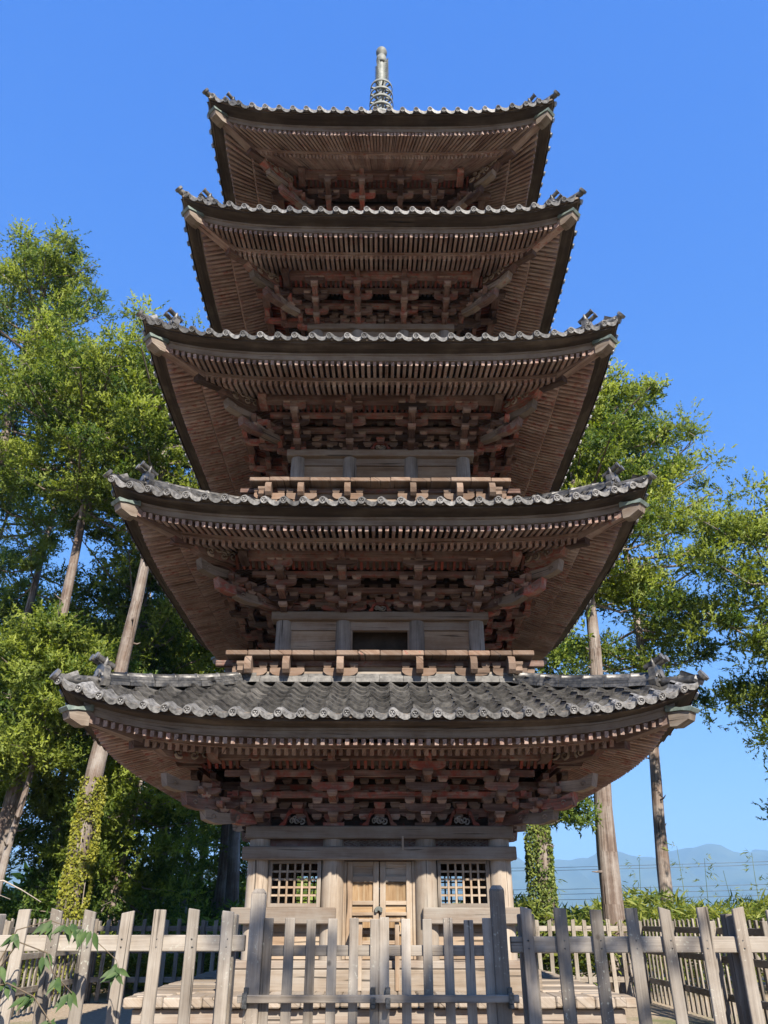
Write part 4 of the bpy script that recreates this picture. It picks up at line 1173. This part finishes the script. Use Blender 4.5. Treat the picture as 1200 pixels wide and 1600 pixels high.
def tree(name, label, cat, base, H, r0, lean, c0, Rc, nl, per, seed, mat='sugi', size=.70, ln=.12, wd=.058, group=None, top=1., droop=.0, bias=(0, 0), bark='bark', trunk_n=12, skirt=.6, parts=True, cl=4, extra=()):
    rg = np.random.default_rng(seed); bx, by = base; p0 = Vector((bx, by, GZ))
    t = thing(name, label, cat, p0, group)
    def axis(z): f = z / H; return np.array([bx + lean[0] * f + .2 * math.sin(f * 5 + seed) * min(1, f * 3), by + lean[1] * f + .1 * math.sin(f * 4 + 2 * seed), GZ + z])
    def rad_(z): f = z / H; return r0 * (1 - .86 * f ** 1.1) * (1 + .35 * math.exp(-z * 2.2))
    mb = MB(); zz = [-.1, .15, .5, 1., 2.] + list(np.linspace(3.2, H * .98, 14))
    mb.tube([axis(z) for z in zz], [rad_(max(z, 0)) for z in zz], trunk_n, tone=rg.uniform(-.4, .4), caps=False, us=.35)
    nv = len(mb.v)
    for q in range(nv):
        v = Vector(mb.v[q]); f_ = min(max((v.z - GZ) / H, 0), 1); c_ = Vector(axis(f_ * H)); k_ = 1 + .10 * math.sin(v.z * 2.3 + q * 1.7) * rg.uniform(.2, 1)
        mb.v[q] = (c_.x + (v.x - c_.x) * k_, c_.y + (v.y - c_.y) * k_, v.z)
    for j in range(9):
        z = rg.uniform(.2, .95) * c0; an = rg.uniform(0, 6.28); dv = np.array([math.cos(an), math.sin(an), rg.uniform(-.2, .5)]); a_ = axis(z); r_ = rad_(z); L_ = rg.uniform(.08, .5) ** 1.3
        mb.tube([a_ + dv * r_ * .8, a_ + dv * (r_ + L_ * .5), a_ + dv * (r_ + L_) + np.array([0, 0, rg.uniform(-.15, .1)])], [.035, .025, .01], 5, tone=-.2)
    Cs, Ts = [], []
    for j in range(nl):
        f = (j + rg.uniform(0, 1)) / nl; z = c0 + (H - c0) * f ** .9
        # crown outline: broad in the middle third, rounded top
        g = max(.05, 1 - ((f - .38) / .68) ** 2.6) ** .5 if f > .38 else skirt + (1 - skirt) * f / .38
        ln_ = Rc * g * rg.uniform(.65, 1.12)
        an = j * 2.399 + rg.uniform(-.5, .5)
        el = rg.uniform(-.15, .25) + .5 * (f - .35) - droop
        dv = np.array([math.cos(an) * math.cos(el), math.sin(an) * math.cos(el), math.sin(el)])
        if rg.uniform() < .12: continue
        a0 = axis(z); mid = a0 + dv * ln_ * .5 + np.array([0, 0, -.08 * ln_]); end = a0 + dv * ln_ + np.array([bias[0] * .5, bias[1] * .5, .10 * ln_])
        lr = .85 * min(.11, .02 + .016 * ln_) * (r0 / .28) ** .3
        mb.tube([a0, mid, end], [lr, lr * .7, lr * .25], 5, tone=0, caps=False, us=.35)
        tl = rg.uniform(-.6, .6)
        for c in range(cl):
            s = .36 + .70 * (c + rg.uniform(0, 1)) / cl
            p = (1 - s) ** 2 * a0 + 2 * s * (1 - s) * mid + s * s * end
            sp = .13 * ln_ + .22
            Cs.append(p + rg.normal(size=3) * np.array([sp, sp, sp * .5]) * .7 * (1.2 - .5 * s)); Ts.append(tl + rg.uniform(-.6, .6))
            if c % 3 == 0:
                mb.tube([p, p * .35 + Cs[-1] * .65], [lr * .35, lr * .12], 4, tone=0, caps=False)
    for (z, ex, ey, ez) in extra:
        a0 = axis(z); e_ = np.array([ex, ey, ez]); md = (a0 + e_) / 2 + np.array([0, 0, -.12])
        mb.tube([a0, md, e_], [.045, .03, .012], 5, caps=False)
        for q in range(5): Cs.append(e_ + rg.normal(size=3) * np.array([.28, .28, .16])); Ts.append(rg.uniform(-.5, .5))
    for j in range(int(9 * top)):
        p = axis(H * rg.uniform(.92, .99)); Cs.append(p + rg.normal(size=3) * np.array([.8, .8, .25])); Ts.append(rg.uniform(-.3, .9))
    mb.build('trunk', M[bark], t)
    link(bpy.data.objects.new('crown', crown_mesh(np.array(Cs), np.array(Ts), size, max(8, int(per * .66)), rg, M[mat], ln, wd)), t)
    return t
CG = 'tall cedars round the pagoda'
# left, near
tree('cedar_tree', 'cedar with a yellow-green vine climbing its reddish trunk behind the left picket fence', 'tree', (-7.75, 7.0), 18.4, .30, (.5, .3), 13.4, 3.2, 46, 60, 11, group=CG)
tree('cedar_tree', 'cedar whose trunk slants up the left edge, sunlit crown beside the third roof', 'tree', (-10.7, 8.8), 20.2, .29, (.5, .2), 14.2, 3.9, 70, 64, 12, group=CG, bias=(.5, 0))
tree('cedar_tree', 'tallest cedar at the far left, rounded top against the open sky', 'tree', (-15.3, 11.5), 28.9, .36, (.2, .3), 16.5, 3.2, 70, 62, 13, group=CG)
tree('cedar_tree', 'slender dark-trunked cedar between the two big left trunks, shaded crown', 'tree', (-14.1, 14.2), 24., .24, (.5, .5), 13., 3.4, 44, 48, 14, 'sugi_deep', group=CG, size=.5)
tree('cedar_tree', 'bushy cedar in the left gap, sunlit tips just above the lowest roof', 'tree', (-9.6, 13.5), 14.2, .26, (.2, .5), 7.5, 3.6, 58, 56, 15, 'sugi', group=CG)
# left, lower and denser trees that fill the wood
tree('young_cedar', 'young cedar with low drooping sprays at the left edge behind the fence', 'tree', (-13.4, 10.4), 9.5, .17, (.1, .2), 1.8, 2.8, 54, 56, 16, 'sugi_far', group=CG, droop=.25, skirt=.9)
tree('young_cedar', 'dense young cedar just right of the vine-clad trunk, drooping lit branches', 'tree', (-7.9, 11.2), 8.2, .16, (.1, .1), 1.2, 2.6, 60, 58, 17, 'sugi_far', group=CG, droop=.3, skirt=.9)
tree('young_cedar', 'young cedar standing behind the left end of the lowest roof', 'tree', (-9.3, 15.5), 12.5, .2, (.2, .1), 2.5, 3.2, 64, 56, 18, 'sugi_far', group=CG, droop=.2, skirt=.8)
tree('young_cedar', 'low bright cedar between the vine-clad trunk and the slanting trunk', 'tree', (-10.9, 12.6), 11., .18, (.2, .1), 2.8, 2.7, 52, 56, 19, 'sugi', group=CG, droop=.15, skirt=.8)
tree('dark_cedar', 'dark broad cedar behind the second roof at left, mostly in shade', 'tree', (-6.2, 18.5), 15.5, .28, (.1, .1), 9.0, 3.6, 54, 58, 20, 'sugi_deep', group=CG, droop=.1, skirt=.8)
tree('dark_cedar', 'dark cedar filling the far left between trunks, sky showing through', 'tree', (-18.5, 18.5), 21., .28, (.2, .2), 6.5, 4.3, 62, 52, 21, 'sugi_deep', group=CG, skirt=.8)
tree('dark_cedar', 'deep green cedar behind the young sprays at the left edge', 'tree', (-16., 17.), 13.5, .24, (.2, .2), 3., 3.6, 56, 54, 22, 'sugi_deep', group=CG, droop=.15, skirt=.9)
tree('young_cedar', 'bright leafy young cedar hiding the foot of the slanting left-edge trunk', 'tree', (-9.75, 7.5), 9.1, .13, (.1, .1), 5.3, 1.9, 34, 60, 23, 'sugi', group=CG, droop=.1, skirt=.8)
tree('young_cedar', 'slim shaded cedar with low sparse boughs left of the pagoda wall', 'tree', (-6.6, 19.5), 7.6, .12, (.1, .1), 1.4, 1.7, 26, 40, 24, 'sugi_deep', group=CG, droop=.2, skirt=.9)
tree('young_cedar', 'low shaded cedar behind the slim trunks near the pagoda corner', 'tree', (-8.6, 25.), 8.4, .13, (.1, .1), 1.6, 2.2, 30, 40, 25, 'sugi_deep', group=CG, droop=.2, skirt=.9)
# bare trunks of the wood beyond, crowns lost in the shade
WT = [(-9.2, 21.5, .21, 'leftmost'), (-8.4, 22.5, .2, ''), (-10.5, 26., .22, ''), (-8.9, 27.5, .2, ''), (-8.0, 29., .18, ''), (-7.2, 26.5, .2, ''), (-6.3, 28., .19, ''), (-5.3, 16.6, .27, ''), (-12.2, 23., .24, ''), (-14.5, 25., .22, ''), (-11.3, 31., .2, ''), (-4.6, 30., .2, '')]
WL = ['straight dark trunk nearest the dense young cedar in the shaded wood', 'straight dark trunk leaning on its darker neighbour in the wood', 'thin dark trunk far back left in the shaded wood', 'thin trunk with sky on both sides in the shaded wood',
      'thinnest dark trunk in the middle of the shaded wood', 'dark trunk at the right of the sky gap in the wood', 'slim trunk far back near the pagoda wall', 'thick grey trunk close beside the left corner column of the pagoda',
      'dark trunk behind the vine-clad cedar', 'far trunk behind the young cedar at the left edge', 'far thin trunk deep in the wood behind the left fence', 'far slim trunk just left of the pagoda']
for n, ((x, y, r_, _), lab) in enumerate(zip(WT, WL)):
    tree('woodland_cedar', lab, 'tree', (x, y), R.uniform(15, 19), r_, (R.uniform(-.3, .3), .2), 8.6 if n != 7 else 9., 2.6, 16, 40, 40 + n, 'sugi_deep', group='cedars in the shaded wood', size=.6, trunk_n=8, skirt=.9, droop=.1)
# right
tree('cedar_tree', 'cedar on the right with a pale thick trunk close behind the fence', 'tree', (5.8, 7.0), 17.6, .29, (.55, .2), 10.0, 3.3, 64, 60, 30, group=CG, bias=(.6, 0))
tree('cedar_tree', 'cedar with a thin trunk and wide drooping crown right of the pagoda', 'tree', (8.95, 12.6), 20.6, .23, (1.0, .2), 9.0, 4.1, 86, 62, 31, group=CG)
tree('dark_cedar', 'dark cedar crown hanging in from the right edge over the mountains', 'tree', (13.2, 8.2), 14.0, .27, (-.2, .2), 4.4, 3.3, 56, 62, 32, 'sugi', group=CG, skirt=.75, droop=.1)
tree('dark_cedar', 'ivy-covered trunk standing right beside the pagoda with one low branch', 'tree', (4.15, 7.3), 13.5, .23, (.1, .1), 7.2, 2.5, 36, 56, 33, 'sugi_deep', group=CG, extra=((3.9, 4.95, 7.2, 2.45), (4.3, 5.15, 7.3, 2.75)))
# low branch on the ivy trunk
# broadleaf tree behind and right of the camera that shades the gate
tree('shade_tree', 'leafy tree behind the viewer that shades the gate', 'tree', (3.9, -19.7), 11.4, .2, (0, 0), 7.0, 1.3, 11, 20, 60, 'leaf', size=.45, ln=.16, wd=.12, group=None)

def ivy(label, base, top, r0, r1, n, mat, seed, ln=.10, lean=(0, 0), arc=None):
    rg = np.random.default_rng(seed)
    z = rg.uniform(0, 1, n) ** 1.05 * (top - GZ) ; f = z / (top - GZ)
    th = rg.uniform(0, 2 * math.pi, n) if arc is None else rg.uniform(arc[0], arc[1], n)
    keep = np.sin(th * 3.1 + z * 1.3 + seed) + np.sin(z * 4.3 - th * 1.7) + rg.uniform(-1.2, 1.2, n) > -.75
    z, f, th = z[keep], f[keep], th[keep]; n = len(z)
    clump = .5 + .5 * np.sin(th * 2.3 + z * 2.1 + seed) * np.sin(z * 3.3 + th)
    rr = (r0 + (r1 - r0) * f) * (1 + .28 * clump * rg.uniform(.3, 1, n))
    C = np.stack([base[0] + lean[0] * f + rr * np.cos(th), base[1] + lean[1] * f + rr * np.sin(th), GZ + z], 1)
    Dr = np.stack([np.cos(th) * .5, np.sin(th) * .5, np.full(n, -.9)], 1) + rg.normal(size=(n, 3)) * .45
    V, Q, T = spikes(C, Dr, ln * rg.uniform(.6, 1.4, n), ln * .85 * rg.uniform(.7, 1.3, n), rg.uniform(-1, 1, n), rg)
    t = thing('ivy', label, 'ivy', (base[0], base[1], GZ))
    link(bpy.data.objects.new('leaves_mass', np_mesh('foliage', V, Q, T, M[mat])), t).name = 'foliage'
    mb = MB()
    for k in range(3):
        a = (arc[0] + (arc[1] - arc[0]) * (k + .5) / 3) if arc else k * 2.1
        mb.tube([(base[0] + lean[0] * q + (r0 + (r1 - r0) * q) * math.cos(a + .4 * math.sin(q * 5 + k)), base[1] + lean[1] * q + (r0 + (r1 - r0) * q) * math.sin(a + .4 * math.sin(q * 5 + k)), GZ + q * (top - GZ)) for q in np.linspace(0, .95, 9)], .014, 5)
    mb.build('stem', M['twig'], t)
ivy('yellow-green vine climbing the cedar trunk behind the left fence', (-7.75, 7.0), 3.4, .37, .29, 6500, 'ivy', 3, .075, (.1, .05), (-2.4, .5))
ivy('green ivy wrapping the trunk right beside the pagoda', (4.15, 7.3), 4.2, .34, .26, 14000, 'ivy_green', 4, .075)

# ------------------------------------------------------------------ undergrowth (uncountable)
def undergrowth(name, label, x0, x1, y0, y1, n, hmin, hmax, mat, seed, ln=.3, wd=.05):
    rg = np.random.default_rng(seed)
    x = rg.uniform(x0, x1, n); y = rg.uniform(y0, y1, n)
    hh = hmin + (hmax - hmin) * (.5 + .25 * np.sin(x * 1.7 + seed) + .25 * np.sin(x * .6 + y * 1.1)) 
    z = GZ + hh * rg.uniform(0, 1, n) ** .5
    Dr = rg.normal(size=(n, 3)) * np.array([1, 1, .5]) + np.array([0, 0, .35])
    V, Q, T = spikes(np.stack([x, y, z], 1), Dr, ln * rg.uniform(.6, 1.4, n), wd * rg.uniform(.7, 1.3, n), rg.uniform(-1, 1, n), rg)
    o = link(bpy.data.objects.new(name, np_mesh(name, V, Q, T, M[mat])))
    tag(o, label, 'undergrowth', kind='stuff')
undergrowth('bamboo_grass', 'bright bamboo grass behind the back fence on the left', -16, 1, BY + .5, BY + 5, 26000, .9, 1.7, 'bamboo', 1)
undergrowth('bamboo_grass', 'bright bamboo grass behind the back fence on the right', 2.2, 17, BY + .5, BY + 6, 30000, 1.5, 2.35, 'bamboo', 2)
undergrowth('forest_undergrowth', 'shrubby undergrowth at the foot of the left wood', -24, -3, 11, 22, 22000, .8, 2.3, 'sugi_far', 3, .32, .1)
undergrowth('far_scrub', 'low scrub beyond the right trees in front of the mountains', 5, 60, 16, 40, 16000, 1.2, 2.1, 'bamboo', 5, .5, .14)
undergrowth('far_forest', 'dark mass of far trees behind the left wood', -60, -3, 34, 46, 20000, 1.6, 4.2, 'sugi_deep', 4, .9, .4)

def bamboo(label, x, y, h, seed):
    rg = np.random.default_rng(seed); t = thing('bamboo_plant', label, 'bamboo', (x, y, GZ), 'thin bamboo shoots above the right fence')
    bx, by = rg.uniform(-.25, .25), rg.uniform(-.1, .1)
    pts = [np.array([x + bx * f * f, y + by * f, GZ + h * f]) for f in np.linspace(0, 1, 8)]
    mb = MB(); mb.tube(pts, [.014 - .0012 * q for q in range(8)], 5); mb.build('stem', M['ivy_green'], t)
    C, D = [], []
    for f in np.linspace(.45, 1, 9):
        p = np.array([x + bx * f * f, y + by * f, GZ + h * f]); a = rg.uniform(0, 6.28); b = p + np.array([math.cos(a), math.sin(a), .5]) * rg.uniform(.08, .28)
        for q in range(6): C.append(b + rg.normal(size=3) * .04); D.append(np.array([math.cos(a), math.sin(a), -.1]) + rg.normal(size=3) * .7)
    n = len(C)
    V, Q, T = spikes(np.array(C), np.array(D), rg.uniform(.12, .24, n), rg.uniform(.022, .034, n), rg.uniform(-1, 1, n), rg)
    link(bpy.data.objects.new('foliage', np_mesh('foliage', V, Q, T, M['bamboo'])), t)
for n, (x, y, h, lab) in enumerate(((4.75, 8.2, 2.9, 'thin bamboo shoot just right of the ivy trunk'), (6.6, 9., 2.75, 'leaning bamboo shoot right of the thick trunk'), (7.2, 9.4, 3.15, 'bamboo shoot midway between the two bare right trunks'),
        (8.6, 9.6, 3.55, 'tallest bamboo shoot close to the thin right trunk'), (9.0, 9.2, 3.2, 'second bamboo shoot right of the thin trunk'), (9.9, 9.5, 2.9, 'short bamboo shoot left of the power-line crossing'), (10.5, 9.3, 3.35, 'slim bare-stemmed bamboo shoot toward the right edge'), (11.2, 10., 2.7, 'rightmost bamboo shoot low over the fence'))):
    bamboo(lab, x, y, h, 70 + n)

# trailing branch with leaves in front of the left fence
def sapling():
    t = thing('leafy_branch', 'green leafy branch hanging over the front fence at the lower left corner', 'branch', (-3.2, FY - .35, GZ))
    rg = np.random.default_rng(9)
    stems = [[(-3.6, FY - .3, -1.6), (-3.42, FY - .35, -.7), (-3.25, FY - .4, -.1), (-3.02, FY - .4, .0), (-2.72, FY - .42, -.14), (-2.5, FY - .4, -.40), (-2.46, FY - .4, -.52)],
             [(-3.42, FY - .35, -.7), (-3.2, FY - .45, -.22), (-2.98, FY - .45, -.33), (-2.92, FY - .45, -.52), (-2.76, FY - .45, -.72)],
             [(-3.42, FY - .35, -.7), (-3.2, FY - .5, -.62), (-3.0, FY - .5, -.75), (-2.85, FY - .5, -1.0)]]
    stems = [[(x + .62, y, z * .62 if z > -1.3 else z) for x, y, z in q] for q in stems]
    mb = MB()
    for s in stems: mb.tube(s, [.0065 - .0008 * q for q in range(len(s))], 5)
    mb.build('stem', M['stem'], t)
    lm = MB()
    n = 9
    W_ = [0, .55, .9, 1., .92, .7, .4, .15, 0]
    vs = []
    for j in range(n):
        f = j / (n - 1); vs += [(f, -W_[j] * .16, -.12 * f * f), (f, 0, -.12 * f * f - .035 * W_[j]), (f, W_[j] * .16, -.12 * f * f)]
    fs = [[j * 3 + q, j * 3 + q + 1, (j + 1) * 3 + q + 1, (j + 1) * 3 + q] for j in range(n - 1) for q in (0, 1)]
    lm.faces(vs, fs, [[(0, 0)] * 4] * len(fs), 0, True); me = lm.mesh('leaf', M['leaf']); lm.f = lm.f
    for cp in [(x + .62, z * .62) for x, z in ((-3.0, -.02), (-2.78, -.10), (-2.70, -.12), (-2.88, -.06), (-3.25, -.15), (-2.5, -.46), (-2.47, -.52), (-2.98, -.36), (-2.9, -.56), (-2.78, -.72), (-3.2, -.62), (-3.05, -.74), (-2.86, -.98), (-3.3, -.45))]:
        for q in range(rg.integers(4, 7)):
            L = rg.uniform(.075, .15); a = rg.uniform(-.9, .9); d = Vector((math.sin(a), -.35 + rg.uniform(-.3, .2), -math.cos(a) * rg.uniform(.5, 1.))).normalized()
            s = d.cross(Vector((rg.uniform(-.4, .4), -1, .3))).normalized(); u = s.cross(d)
            m = Matrix((d * L, s * L, u * L)).transposed().to_4x4(); m.translation = Vector((cp[0] + rg.uniform(-.03, .03), FY - .4 - rg.uniform(0, .1), cp[1] + rg.uniform(-.02, .02)))
            inst('leaf', me, t, m)
sapling()
mb = MB()
mb.tube([(-3.5, -7.6, .17), (-3.22, -7.6, .26), (-3.05, -7.62, .285), (-2.9, -7.6, .22), (-2.72, -7.6, .13)], [.006, .006, .007, .005, .003], 5)
mb.tube([(-3.2, -7.6, .265), (-3.1, -7.58, .19), (-2.98, -7.58, .15)], [.004, .003, .002], 5)
tag(mb.build('dry_twig', M['twig'], None), 'bare grey twig bending over the left end of the front fence', 'twig')

# power lines beyond the right trees
for n, (z0, z1, lab) in enumerate(((2.1, 3.0, 'uppermost thin power line crossing the mountains'), (1.98, 2.86, 'second thin power line just under the uppermost'), (1.2, 2.0, 'third power line crossing the mountain slope'), (1.0, 1.75, 'fourth power line low over the mountain slope'), (.78, 1.5, 'lowest thin power line above the bamboo'))):
    mb = MB(); pts = []
    for f in np.linspace(0, 1, 15): pts.append((-30 + 90 * f, 27 - 6 * f, z0 + (z1 - z0) * max(0, (f - .38) * 2.6) ** 1.3 + 1.2 * (max(0, .38 - f)) ** 2))
    mb.tube(pts, .009, 5, caps=False); tag(mb.build('power_line', M['wire']), lab, 'power line', 'power lines')
